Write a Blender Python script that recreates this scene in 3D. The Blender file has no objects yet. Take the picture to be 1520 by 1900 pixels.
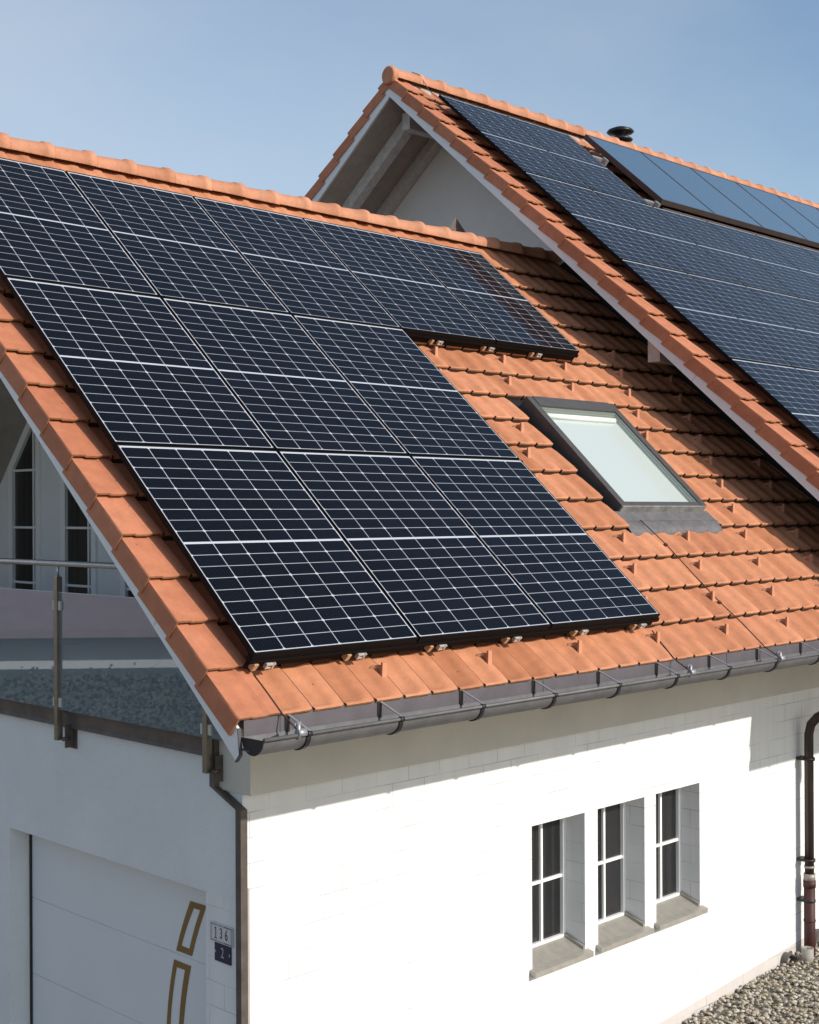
import bpy, math, random
from mathutils import Vector, Matrix
random.seed(7)
SC = bpy.context.scene
COL = SC.collection
PI = math.pi

# ------------------------------------------------------------------ camera
# calibrated from the regular solar-panel grid, the walls and the ridges
cam_d = bpy.data.cameras.new('camera')
cam = bpy.data.objects.new('camera', cam_d); COL.objects.link(cam)
cam_d.sensor_fit = 'HORIZONTAL'; cam_d.sensor_width = 36.0
cam_d.lens = 36.0 * 2500.9 / 1520.0
cam_d.clip_start = 0.05; cam_d.clip_end = 3000
def _rot(r):
    r = Vector(r); th = r.length; return Matrix.Rotation(th, 3, r.normalized())
_R = _rot((-.0025, -.7854, -.0037)) @ Matrix(((1, 0, 0), (0, 0, -1), (0, 1, 0)))
right, down, fwd = _R[0], _R[1], _R[2]
Mw = Matrix((right, -down, -fwd)).transposed().to_4x4()
Mw.translation = Vector((-4.1107, -5.1782, .6826))
cam.matrix_world = Mw
SC.camera = cam

# ------------------------------------------------------------------ sun, sky, exposure
SUN = Vector((.175, -1.0, .555)).normalized()
elev = math.asin(SUN.z); azim = math.atan2(SUN.x, SUN.y)
sl = bpy.data.lights.new('sun', 'SUN'); sl.energy = 4.3; sl.angle = math.radians(.6); sl.color = (1.0, .93, .83)
so = bpy.data.objects.new('sun', sl); COL.objects.link(so)
so.rotation_euler = SUN.to_track_quat('Z', 'Y').to_euler(); so.location = (0, -20, 15)
W = bpy.data.worlds.new('World'); SC.world = W; W.use_nodes = True
nt = W.node_tree; nt.nodes.clear()
wo = nt.nodes.new('ShaderNodeOutputWorld'); bg = nt.nodes.new('ShaderNodeBackground')
sk = nt.nodes.new('ShaderNodeTexSky'); sk.sky_type = 'NISHITA'; sk.sun_disc = False
sk.sun_elevation = elev; sk.sun_rotation = azim; sk.altitude = 500
sk.air_density = 1.15; sk.dust_density = 1.2; sk.ozone_density = 1.3
bg.inputs['Strength'].default_value = .152
# faint cirrus veil, bound to world directions
tc = nt.nodes.new('ShaderNodeTexCoord'); mp = nt.nodes.new('ShaderNodeMapping')
mp.inputs['Rotation'].default_value = (0, 0, .6); mp.inputs['Scale'].default_value = (1.2, 3.2, 5.0)
nz = nt.nodes.new('ShaderNodeTexNoise'); nz.inputs['Scale'].default_value = 1.6; nz.inputs['Detail'].default_value = 7; nz.inputs['Roughness'].default_value = .55
rp = nt.nodes.new('ShaderNodeValToRGB'); rp.color_ramp.elements[0].position = .30; rp.color_ramp.elements[1].position = .95
rp.color_ramp.elements[0].color = (0, 0, 0, 1); rp.color_ramp.elements[1].color = (.80, .80, .80, 1)
mx = nt.nodes.new('ShaderNodeMixRGB'); mx.inputs['Color2'].default_value = (3.95, 4.3, 4.75, 1)
L = nt.links.new
L(tc.outputs['Generated'], mp.inputs['Vector']); L(mp.outputs['Vector'], nz.inputs['Vector'])
dt = nt.nodes.new('ShaderNodeVectorMath'); dt.operation = 'DOT_PRODUCT'; dt.inputs[1].default_value = (-.28, .96, 0); md = nt.nodes.new('ShaderNodeMath'); md.operation = 'MULTIPLY_ADD'; md.inputs[1].default_value = .62; ns = nt.nodes.new('ShaderNodeMath'); ns.operation = 'MULTIPLY'; ns.inputs[1].default_value = .45; L(nz.outputs['Fac'], ns.inputs[0]); L(tc.outputs['Generated'], dt.inputs[0]); L(dt.outputs['Value'], md.inputs[0]); L(ns.outputs[0], md.inputs[2])
L(md.outputs[0], rp.inputs['Fac']); L(rp.outputs['Color'], mx.inputs['Fac'])
L(sk.outputs['Color'], mx.inputs['Color1']); L(mx.outputs['Color'], bg.inputs['Color']); L(bg.outputs['Background'], wo.inputs['Surface'])
SC.render.engine = 'CYCLES'
SC.view_settings.view_transform = 'Standard'; SC.view_settings.look = 'None'
SC.view_settings.exposure = 0.0; SC.view_settings.gamma = 1.0
SC.cycles.max_bounces = 8

# ------------------------------------------------------------------ materials
MATS = {}
def mat(name, col=(.5, .5, .5), rough=.6, metal=0.0, noise=0.0, nscale=8.0, bump=0.0, bscale=60.0, coat=0.0, spec=.5, col2=None):
    if name in MATS: return MATS[name]
    m = bpy.data.materials.new(name); m.use_nodes = True; MATS[name] = m
    t = m.node_tree; b = t.nodes['Principled BSDF']
    b.inputs['Base Color'].default_value = (*col, 1); b.inputs['Roughness'].default_value = rough
    b.inputs['Metallic'].default_value = metal; b.inputs['Specular IOR Level'].default_value = spec
    b.inputs['Coat Weight'].default_value = coat
    c = t.nodes.new('ShaderNodeTexCoord')
    if noise > 0 or col2:
        n = t.nodes.new('ShaderNodeTexNoise'); n.inputs['Scale'].default_value = nscale; n.inputs['Detail'].default_value = 8; n.inputs['Roughness'].default_value = .65
        t.links.new(c.outputs['Object'], n.inputs['Vector'])
        r = t.nodes.new('ShaderNodeValToRGB'); r.color_ramp.elements[0].position = .3; r.color_ramp.elements[1].position = .72
        c2 = col2 or tuple(x * (1 - noise) for x in col)
        r.color_ramp.elements[0].color = (*c2, 1); r.color_ramp.elements[1].color = (*col, 1)
        t.links.new(n.outputs['Fac'], r.inputs['Fac']); t.links.new(r.outputs['Color'], b.inputs['Base Color'])
    if bump > 0:
        n2 = t.nodes.new('ShaderNodeTexNoise'); n2.inputs['Scale'].default_value = bscale; n2.inputs['Detail'].default_value = 6
        t.links.new(c.outputs['Object'], n2.inputs['Vector'])
        bp = t.nodes.new('ShaderNodeBump'); bp.inputs['Strength'].default_value = bump; bp.inputs['Distance'].default_value = .01
        t.links.new(n2.outputs['Fac'], bp.inputs['Height']); t.links.new(bp.outputs['Normal'], b.inputs['Normal'])
    return m

def tile_mat(name, ca, cb, dirt):
    m = bpy.data.materials.new(name); m.use_nodes = True
    t = m.node_tree; b = t.nodes['Principled BSDF']; N = t.nodes.new; K = t.links.new
    b.inputs['Roughness'].default_value = .72; b.inputs['Specular IOR Level'].default_value = .35
    a = N('ShaderNodeAttribute'); a.attribute_name = 'tv'
    e = N('ShaderNodeAttribute'); e.attribute_name = 'fe'
    c = N('ShaderNodeTexCoord')
    m1 = N('ShaderNodeMixRGB'); m1.inputs[1].default_value = (*ca, 1); m1.inputs[2].default_value = (*cb, 1); K(a.outputs['Fac'], m1.inputs[0])
    n = N('ShaderNodeTexNoise'); n.inputs['Scale'].default_value = 9; n.inputs['Detail'].default_value = 9; n.inputs['Roughness'].default_value = .7; K(c.outputs['Object'], n.inputs['Vector'])
    r = N('ShaderNodeValToRGB'); r.color_ramp.elements[0].position = .32; r.color_ramp.elements[0].color = (.80, .77, .74, 1); r.color_ramp.elements[1].position = .7; r.color_ramp.elements[1].color = (1.08, 1.06, 1.04, 1); K(n.outputs['Fac'], r.inputs[0])
    m2 = N('ShaderNodeMixRGB'); m2.blend_type = 'MULTIPLY'; m2.inputs[0].default_value = 1; K(m1.outputs[0], m2.inputs[1]); K(r.outputs[0], m2.inputs[2])
    # lichen along the lower lip
    n3 = N('ShaderNodeTexNoise'); n3.inputs['Scale'].default_value = 38; n3.inputs['Detail'].default_value = 6; K(c.outputs['Object'], n3.inputs['Vector'])
    ad = N('ShaderNodeMath'); ad.operation = 'ADD'; K(e.outputs['Fac'], ad.inputs[0]); K(n3.outputs['Fac'], ad.inputs[1])
    r2 = N('ShaderNodeValToRGB'); r2.color_ramp.elements[0].position = .98; r2.color_ramp.elements[1].position = 1.0
    mr = N('ShaderNodeMapRange'); mr.inputs[1].default_value = 1.05; mr.inputs[2].default_value = 1.6; K(ad.outputs[0], mr.inputs[0])
    m3 = N('ShaderNodeMixRGB'); m3.inputs[2].default_value = (*dirt, 1); K(mr.outputs[0], m3.inputs[0]); K(m2.outputs[0], m3.inputs[1])
    # small dark specks
    n4 = N('ShaderNodeTexVoronoi'); n4.inputs['Scale'].default_value = 8.5; K(c.outputs['Object'], n4.inputs['Vector'])
    mr2 = N('ShaderNodeMapRange'); mr2.inputs[1].default_value = .035; mr2.inputs[2].default_value = .06; mr2.inputs[3].default_value = .75; mr2.inputs[4].default_value = 0; K(n4.outputs['Distance'], mr2.inputs[0])
    m4 = N('ShaderNodeMixRGB'); m4.inputs[2].default_value = (.12, .06, .035, 1); K(mr2.outputs[0], m4.inputs[0]); K(m3.outputs[0], m4.inputs[1])
    K(m4.outputs[0], b.inputs['Base Color'])
    n2 = N('ShaderNodeTexNoise'); n2.inputs['Scale'].default_value = 55; n2.inputs['Detail'].default_value = 7; K(c.outputs['Object'], n2.inputs['Vector'])
    bp = N('ShaderNodeBump'); bp.inputs['Strength'].default_value = .25; bp.inputs['Distance'].default_value = .006; K(n2.outputs['Fac'], bp.inputs['Height']); K(bp.outputs[0], b.inputs['Normal'])
    return m
TILE = tile_mat('clay_tile', (.445, .178, .088), (.595, .262, .141), (.21, .145, .075))
TILE_V = tile_mat('clay_verge_tile', (.44, .165, .088), (.53, .215, .12), (.21, .145, .075))

JOINT = mat('tile_grime_gap_shade', (.05, .022, .013), .9, noise=.5, nscale=12)  # joint grime, and shade painted into the gap under each lip
TILE_R = tile_mat('clay_ridge_tile', (.50, .22, .125), (.60, .29, .175), (.21, .145, .075))
def block_wall_mat():
    m = bpy.data.materials.new('white_block_wall'); m.use_nodes = True
    t = m.node_tree; b = t.nodes['Principled BSDF']; N = t.nodes.new; K = t.links.new
    b.inputs['Roughness'].default_value = .85
    c = N('ShaderNodeTexCoord'); s = N('ShaderNodeSeparateXYZ'); K(c.outputs['Object'], s.inputs[0])
    ad = N('ShaderNodeMath'); K(s.outputs[0], ad.inputs[0]); K(s.outputs[1], ad.inputs[1])
    cb = N('ShaderNodeCombineXYZ'); K(ad.outputs[0], cb.inputs[0]); K(s.outputs[2], cb.inputs[1])
    br = N('ShaderNodeTexBrick'); K(cb.outputs[0], br.inputs['Vector'])
    br.inputs['Color1'].default_value = (1, 1, 1, 1); br.inputs['Color2'].default_value = (.96, .96, .96, 1); br.inputs['Mortar'].default_value = (.55, .55, .55, 1)
    br.inputs['Scale'].default_value = 1; br.inputs['Brick Width'].default_value = .285; br.inputs['Row Height'].default_value = .1455
    br.inputs['Mortar Size'].default_value = .0028; br.inputs['Mortar Smooth'].default_value = .3; br.offset = .5
    # joints only partly open: break the lines up with noise
    n = N('ShaderNodeTexNoise'); n.inputs['Scale'].default_value = 2.2; n.inputs['Detail'].default_value = 4; K(c.outputs['Object'], n.inputs['Vector'])
    mr = N('ShaderNodeMapRange'); mr.inputs[1].default_value = .38; mr.inputs[2].default_value = .62; K(n.outputs['Fac'], mr.inputs[0])
    mm = N('ShaderNodeMixRGB'); mm.inputs[1].default_value = (.97, .97, .97, 1); K(mr.outputs[0], mm.inputs[0]); K(br.outputs['Color'], mm.inputs[2])
    # splash dirt just above the gravel (follows the ground line)
    gx = N('ShaderNodeMath'); gx.operation = 'MULTIPLY_ADD'; gx.inputs[1].default_value = .07; gx.inputs[2].default_value = -3.64; K(s.outputs[0], gx.inputs[0])
    df = N('ShaderNodeMath'); df.operation = 'SUBTRACT'; K(s.outputs[2], df.inputs[0]); K(gx.outputs[0], df.inputs[1])
    mg = N('ShaderNodeMapRange'); mg.inputs[1].default_value = -.004; mg.inputs[2].default_value = .004; mg.inputs[3].default_value = 1; mg.inputs[4].default_value = 0; K(df.outputs[0], mg.inputs[0])
    mc = N('ShaderNodeMixRGB'); mc.inputs[1].default_value = (.80, .805, .81, 1); mc.inputs[2].default_value = (.60, .56, .53, 1); K(mg.outputs[0], mc.inputs[0])
    mu = N('ShaderNodeMixRGB'); mu.blend_type = 'MULTIPLY'; mu.inputs[0].default_value = 1; K(mc.outputs[0], mu.inputs[1]); K(mm.outputs[0], mu.inputs[2])
    n5 = N('ShaderNodeTexNoise'); n5.inputs['Scale'].default_value = 1.1; n5.inputs['Detail'].default_value = 6; K(c.outputs['Object'], n5.inputs['Vector'])
    r5 = N('ShaderNodeMapRange'); r5.inputs[3].default_value = .9; r5.inputs[4].default_value = 1.04; K(n5.outputs['Fac'], r5.inputs[0])
    m6 = N('ShaderNodeMixRGB'); m6.blend_type = 'MULTIPLY'; m6.inputs[0].default_value = 1; K(mu.outputs[0], m6.inputs[1]); K(r5.outputs[0], m6.inputs[2])
    mps = N('ShaderNodeMapping'); mps.inputs['Scale'].default_value = (7, 7, .5); K(c.outputs['Object'], mps.inputs[0]); nst = N('ShaderNodeTexNoise'); nst.inputs['Scale'].default_value = 1.5; nst.inputs['Detail'].default_value = 5; K(mps.outputs[0], nst.inputs['Vector'])
    rst = N('ShaderNodeMapRange'); rst.inputs[1].default_value = .35; rst.inputs[2].default_value = .75; rst.inputs[3].default_value = 1.0; rst.inputs[4].default_value = .93; K(nst.outputs['Fac'], rst.inputs[0])
    m7 = N('ShaderNodeMixRGB'); m7.blend_type = 'MULTIPLY'; m7.inputs[0].default_value = 1; K(m6.outputs[0], m7.inputs[1]); K(rst.outputs[0], m7.inputs[2])
    K(m7.outputs[0], b.inputs['Base Color'])
    h = N('ShaderNodeMath'); h.operation = 'MULTIPLY'; h.inputs[1].default_value = 1; K(mm.outputs[0], h.inputs[0])
    bp = N('ShaderNodeBump'); bp.inputs['Strength'].default_value = .5; bp.inputs['Distance'].default_value = .006; K(h.outputs[0], bp.inputs['Height'])
    n2 = N('ShaderNodeTexNoise'); n2.inputs['Scale'].default_value = 45; n2.inputs['Detail'].default_value = 8; K(c.outputs['Object'], n2.inputs['Vector'])
    bp2 = N('ShaderNodeBump'); bp2.inputs['Strength'].default_value = .22; bp2.inputs['Distance'].default_value = .006; K(n2.outputs['Fac'], bp2.inputs['Height']); K(bp.outputs[0], bp2.inputs['Normal'])
    K(bp2.outputs[0], b.inputs['Normal'])
    return m
BLOCK = block_wall_mat()
PLASTER = mat('rough_plaster', (.75, .775, .79), .9, noise=.13, nscale=1.1, bump=.55, bscale=70)
PLASTER_W = mat('fine_plaster', (.80, .81, .81), .88, noise=.10, nscale=1.6, bump=.3, bscale=90)
BEAMPL = mat('beam_plaster', (.60, .58, .53), .9, noise=.14, nscale=1.8, bump=.25, bscale=60)
WHITE = mat('white_paint', (.74, .76, .78), .45, noise=.08, nscale=5)
WHITEF = mat('white_window_frame', (.85, .85, .85), .35)
ZINC = mat('zinc_sheet', (.17, .165, .17), .62, .35, noise=.35, nscale=9, bump=.08, bscale=25)
ZINCL = mat('zinc_light', (.40, .41, .43), .5, .5, noise=.3, nscale=14)
DARKM = mat('dark_metal', (.025, .023, .024), .5, .3)
LEAD = mat('lead_flashing', (.155, .148, .155), .7, .1, noise=.4, nscale=14, bump=.5, bscale=18)
BROWNM = mat('brown_metal', (.16, .135, .125), .5, .5, noise=.45, nscale=7)
STEEL = mat('brushed_steel', (.55, .54, .52), .3, .95, noise=.2, nscale=20)
POSTM = mat('railing_post_metal', (.34, .31, .25), .38, .85, noise=.3, nscale=12)
CLAMP = mat('glass_clamp_grey', (.52, .51, .46), .6)
BLACKFR = mat('black_anodised', (.006, .006, .0065), .6, 0, spec=.08)
FRAMEHI = mat('frame_edge', (.35, .36, .38), .3, .9)
DOORM = mat('garage_door_white', (.70, .73, .76), .4, noise=.04, nscale=3)
GOLD = mat('bronze_strip', (.30, .19, .075), .4, .5, noise=.2, nscale=10)
SOFF = mat('soffit_boards', (.46, .42, .38), .7, noise=.25, nscale=6)
RAFT = mat('rafter_paint', (.72, .71, .70), .65, noise=.3, nscale=14)
PIPEB = mat('brown_downpipe', (.05, .032, .028), .35, .2, noise=.3, nscale=8)
PIPER = mat('maroon_standpipe', (.055, .012, .012), .62, 0, noise=.3, nscale=8)
GRAYPL = mat('grey_plastic', (.36, .34, .30), .7, noise=.3, nscale=20)
COPPERY = mat('lightning_wire', (.10, .055, .045), .5, .5)
def soffit_lines():
    m = SOFF; t = m.node_tree; b = t.nodes['Principled BSDF']; N = t.nodes.new; K = t.links.new
    c = N('ShaderNodeTexCoord'); s = N('ShaderNodeSeparateXYZ'); K(c.outputs['Object'], s.inputs[0])
    w = N('ShaderNodeMath'); w.operation = 'MULTIPLY_ADD'; w.inputs[1].default_value = 9.5; w.inputs[2].default_value = .37; K(s.outputs[1], w.inputs[0])
    f = N('ShaderNodeMath'); f.operation = 'FRACT'; K(w.outputs[0], f.inputs[0])
    g = N('ShaderNodeMath'); g.operation = 'GREATER_THAN'; g.inputs[1].default_value = .06; K(f.outputs[0], g.inputs[0])
    bp = N('ShaderNodeBump'); bp.inputs['Distance'].default_value = .012; bp.inputs['Strength'].default_value = .9; K(g.outputs[0], bp.inputs['Height']); K(bp.outputs[0], b.inputs['Normal'])
soffit_lines()
def glass_pane(name, dark, rough=.02, spec=.5):
    m = bpy.data.materials.new(name); m.use_nodes = True; b = m.node_tree.nodes['Principled BSDF']
    b.inputs['Base Color'].default_value = (*dark, 1); b.inputs['Roughness'].default_value = .5
    b.inputs['Coat Weight'].default_value = 1; b.inputs['Coat Roughness'].default_value = rough; b.inputs['Specular IOR Level'].default_value = 0.2
    return m
DARKGLASS = glass_pane('window_glass_dark', (.012, .012, .013))
t_ = DARKGLASS.node_tree; c_ = t_.nodes.new('ShaderNodeTexCoord'); mp_ = t_.nodes.new('ShaderNodeMapping'); mp_.inputs['Scale'].default_value = (9, 9, .15); n_ = t_.nodes.new('ShaderNodeTexNoise'); n_.inputs['Scale'].default_value = 1.3; n_.inputs['Detail'].default_value = 1
r_ = t_.nodes.new('ShaderNodeValToRGB'); r_.color_ramp.interpolation = 'EASE'; r_.color_ramp.elements[0].position = .45; r_.color_ramp.elements[0].color = (.006, .006, .0065, 1); r_.color_ramp.elements[1].position = .55; r_.color_ramp.elements[1].color = (.018, .0175, .019, 1)
t_.links.new(c_.outputs['Object'], mp_.inputs[0]); t_.links.new(mp_.outputs[0], n_.inputs['Vector']); t_.links.new(n_.outputs['Fac'], r_.inputs[0]); t_.links.new(r_.outputs[0], t_.nodes['Principled BSDF'].inputs['Base Color'])
MINT = glass_pane('skylight_glass', (.46, .52, .50), .05)
COLLG = glass_pane('collector_glass', (.06, .115, .175), .12)
def rail_glass():
    m = bpy.data.materials.new('railing_glass'); m.use_nodes = True; t = m.node_tree; t.nodes.clear(); N = t.nodes.new; K = t.links.new
    o = N('ShaderNodeOutputMaterial'); mx = N('ShaderNodeMixShader'); tr = N('ShaderNodeBsdfTransparent'); gl = N('ShaderNodeBsdfGlossy'); fr = N('ShaderNodeFresnel')
    fr.inputs['IOR'].default_value = 2.5; tr.inputs['Color'].default_value = (.24, .29, .33, 1); gl.inputs['Roughness'].default_value = .015; gl.inputs['Color'].default_value = (.9, .95, 1, 1)
    df = N('ShaderNodeBsdfDiffuse'); df.inputs['Color'].default_value = (.26, .33, .42, 1); m2 = N('ShaderNodeMixShader'); m2.inputs[0].default_value = .46   # bluish diffuse haze painted into the tinted glass
    K(tr.outputs[0], m2.inputs[1]); K(df.outputs[0], m2.inputs[2])
    K(fr.outputs[0], mx.inputs[0]); K(m2.outputs[0], mx.inputs[1]); K(gl.outputs[0], mx.inputs[2]); K(mx.outputs[0], o.inputs[0]); return m
RGLASS = rail_glass()
def cell_mat():
    m = bpy.data.materials.new('solar_cell'); m.use_nodes = True; t = m.node_tree; b = t.nodes['Principled BSDF']; N = t.nodes.new; K = t.links.new
    b.inputs['Roughness'].default_value = .5; b.inputs['Specular IOR Level'].default_value = .05
    b.inputs['Coat Weight'].default_value = 1; b.inputs['Coat Roughness'].default_value = .06; b.inputs['Coat IOR'].default_value = 1.21
    a = N('ShaderNodeAttribute'); a.attribute_name = 'tv'
    m1 = N('ShaderNodeMixRGB'); m1.inputs[1].default_value = (.0010, .0013, .0026, 1); m1.inputs[2].default_value = (.0022, .0028, .0058, 1); K(a.outputs['Fac'], m1.inputs[0])
    # fine silver busbar wires running up the module
    c = N('ShaderNodeTexCoord'); s = N('ShaderNodeSeparateXYZ'); K(c.outputs['Object'], s.inputs[0])
    w = N('ShaderNodeMath'); w.operation = 'MULTIPLY'; w.inputs[1].default_value = 9 / .1843; K(s.outputs[0], w.inputs[0])
    f = N('ShaderNodeMath'); f.operation = 'FRACT'; K(w.outputs[0], f.inputs[0])
    g = N('ShaderNodeMath'); g.operation = 'LESS_THAN'; g.inputs[1].default_value = .05; K(f.outputs[0], g.inputs[0])
    m2 = N('ShaderNodeMixRGB'); m2.inputs[2].default_value = (.035, .038, .045, 1); K(g.outputs[0], m2.inputs[0]); K(m1.outputs[0], m2.inputs[1])
    K(m2.outputs[0], b.inputs['Base Color']); return m
CELL = cell_mat()
BACKSH = mat('white_backsheet', (.46, .49, .54), .35, coat=.5)

# ------------------------------------------------------------------ mesh helpers
class MB:
    def __init__(s): s.v = []; s.f = []; s.m = []; s.tv = []; s.fe = []; s.sm = []
    def vert(s, p, fe=0.0): s.v.append(tuple(p)); s.fe.append(fe); return len(s.v) - 1
    def face(s, idx, m=0, tv=.5, smooth=False): s.f.append(tuple(idx)); s.m.append(m); s.tv.append(tv); s.sm.append(smooth)
    def quad(s, a, b, c, d, m=0, tv=.5): s.face([s.vert(p) for p in (a, b, c, d)], m, tv)
    def poly(s, pts, m=0, tv=.5): s.face([s.vert(p) for p in pts], m, tv)
    def box8(s, P, m=0, tv=.5):
        i = [s.vert(p) for p in P]
        for q in ((0, 3, 2, 1), (4, 5, 6, 7), (0, 1, 5, 4), (1, 2, 6, 5), (2, 3, 7, 6), (3, 0, 4, 7)): s.face([i[k] for k in q], m, tv)
    def box(s, a, b, T=None, m=0, tv=.5):
        P = [(a[0], a[1], a[2]), (b[0], a[1], a[2]), (b[0], b[1], a[2]), (a[0], b[1], a[2]), (a[0], a[1], b[2]), (b[0], a[1], b[2]), (b[0], b[1], b[2]), (a[0], b[1], b[2])]
        if T: P = [T(*p) for p in P]
        s.box8(P, m, tv)
    def prism(s, pts, d, m=0):                     # polygon (3d points) pushed along d
        d = Vector(d); a = [s.vert(p) for p in pts]; b = [s.vert(Vector(p) + d) for p in pts]; n = len(pts)
        s.face(a[::-1], m); s.face(b, m)
        for i in range(n): j = (i + 1) % n; s.face((a[i], a[j], b[j], b[i]), m)
    def sweep(s, secs, m=0, tv=.5, closed=True, cap=True, smooth=True):
        R = [[s.vert(p) for p in sec] for sec in secs]; n = len(R[0])
        for a, b in zip(R, R[1:]):
            for i in range(n if closed else n - 1):
                j = (i + 1) % n; s.face((a[i], a[j], b[j], b[i]), m, tv, smooth)
        if cap and closed: s.face(R[0][::-1], m, tv); s.face(R[-1], m, tv)
    def tube(s, path, r, n=10, m=0, cap=True):
        P = [Vector(p) for p in path]; secs = []; up = Vector((0, 0, 1))
        for i, p in enumerate(P):
            t = (P[min(i + 1, len(P) - 1)] - P[max(i - 1, 0)]).normalized()
            u = t.cross(up if abs(t.z) < .95 else Vector((0, 1, 0))).normalized(); w = t.cross(u)
            rr = r[i] if isinstance(r, (list, tuple)) else r
            secs.append([p + (u * math.cos(2 * PI * k / n) + w * math.sin(2 * PI * k / n)) * rr for k in range(n)])
        s.sweep(secs, m, cap=cap)
    def build(s, name, mats, parent=None, loc=None):
        me = bpy.data.meshes.new(name); me.from_pydata(s.v, [], s.f)
        if not isinstance(mats, (list, tuple)): mats = [mats]
        for x in mats: me.materials.append(x)
        me.polygons.foreach_set('material_index', s.m); me.polygons.foreach_set('use_smooth', s.sm)
        if any(t != .5 for t in s.tv) or any(s.fe):
            a = me.attributes.new('tv', 'FLOAT', 'FACE'); a.data.foreach_set('value', s.tv)
            a = me.attributes.new('fe', 'FLOAT', 'POINT'); a.data.foreach_set('value', s.fe)
        me.update(); o = bpy.data.objects.new(name, me); COL.objects.link(o)
        if parent: o.parent = parent
        if loc: o.location = loc
        return o
def tag(o, label=None, cat=None, group=None, kind=None):
    if label: o['label'] = label
    if cat: o['category'] = cat
    if group: o['group'] = group
    if kind: o['kind'] = kind
    return o
def thing(name, label, cat, loc=(0, 0, 0), group=None):
    o = bpy.data.objects.new(name, None); COL.objects.link(o); o.location = loc; o.empty_display_size = .1
    return tag(o, label, cat, group)

class Slope:
    """roof-local frame: u along the eave (+x), v up the slope, w out of it"""
    def __init__(s, o, ang, back=False):
        s.o = Vector(o); c, n = math.cos(ang), math.sin(ang); k = -1 if back else 1
        s.V = Vector((0, k * c, n)); s.N = Vector((0, -k * n, c)); s.U = Vector((1, 0, 0))
    def __call__(s, u, v, w): return s.o + s.U * u + s.V * v + s.N * w
TH = .7226
F = Slope((0, 0, 0), TH)                     # wing front slope; w = 0 is the module plane
RIDGE_V = 5.43
RIDGE = F(0, RIDGE_V, -.155)                 # wing ridge line
WB = Slope(RIDGE, math.atan(1.13), True)     # wing back slope: v counts down (negative)
MV = 7.90
MRIDGE = F(0, MV, .475)
MBK = Slope(MRIDGE, math.atan(.785), True)
TP, TR0 = .2112, .27                         # tile pitch / joint phase
RV0, RPI = -.286, .3255                      # row pitch
X_WALL, Y_WALL, X_GAB, X_MV = .617, .9, 7.5, 6.385

# ------------------------------------------------------------------ clay tiles
def hprof(s):
    if s < .45: return .0
    if s < .74: t = (s - .45) / .29; return .028 * t * t * (3 - 2 * t)
    return .028
SS = [0, .02, .14, .30, .45, .53, .60, .67, .74, .86, .938, .982, .995]
def tile(mb, S, u0, v0, w0, width, pitch, tv, keep_top=.035, jit=0.0):
    gap = .003; W_ = width - gap; lift = .034; H = .029
    # (dv, dw, lichen): dark gap under the lip, lip face, rounded nose, then the trough opens
    rows = [(.004, -.036, 1.0), (.0005, -.019, 1.0), (0, -.005, .7), (.006, 0, .4), (.026, 0, .06), (.055, 0, 0), (pitch * .80, 0, 0), (pitch + keep_top, 0, .0)]
    P = []
    for k, (dv, dw, fe) in enumerate(rows):
        r = []
        fill = (0, .95, .95, .95, .6, .0, 0, 0)[k]
        for s in SS:
            h = hprof(s); h = h + (H * .8 - h) * fill if k else 0.0
            if k == 7: h = .008 + h * .35
            uu = u0 + gap / 2 + s * W_; vv = v0 + dv
            if k < 4 and s > .80: vv += .013 * ((s - .80) / .195) ** 2.4
            if s == 0: h -= .010
            if s == .995: h -= .020
            if s == .982 and k > 1: h -= .004
            ww = w0 + h - .029 + lift * (1 - min(dv / pitch, 1.12)) + dw + jit * (1 - dv / pitch)
            r.append((S(uu, vv, ww), fe))
        P.append(r)
    n = len(SS); nr = len(rows)
    for (c0, c1, sm) in ((0, 1, 0), (1, n - 3, 1), (n - 3, n - 2, 0), (n - 2, n - 1, 0)):
        for (r0, r1) in ((0, 1), (1, 2), (2, nr - 1)):
            mi = 1 if (r0 == 0 or not sm) and not (r0 == 1) else 0
            idx = [[mb.vert(*P[r][c]) for c in range(c0, c1 + 1)] for r in range(r0, r1 + 1)]
            for a, b in zip(idx, idx[1:]):
                for i in range(c1 - c0): mb.face((a[i], a[i + 1], b[i + 1], b[i]), mi, tv, bool(sm))
def tiles(mb, S, u_a, u_b, v_a, rows, w0, skip=None, cols=None, u_first=TR0, top_v=None, keep=None):
    for r in range(rows):
        v0 = v_a + r * RPI
        kt = .035
        pitch = RPI
        if top_v and v0 + pitch + kt > top_v: kt = max(0.0, top_v - v0 - pitch); pitch = min(pitch, top_v - v0)
        if top_v and r == rows - 1: kt = max(kt, top_v - v0 - pitch)
        u = u_first
        while u < u_b - .02:
            wd = min(TP, u_b - u)
            if u >= u_a - .001 and not (skip and skip(u, u + wd, v0)) and not (keep and not keep(u, v0)):
                tile(mb, S, u, v0, w0, wd, pitch, min(1, max(0, random.gauss(.5, .32))), kt, random.uniform(-.0015, .002))
            u += TP
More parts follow.
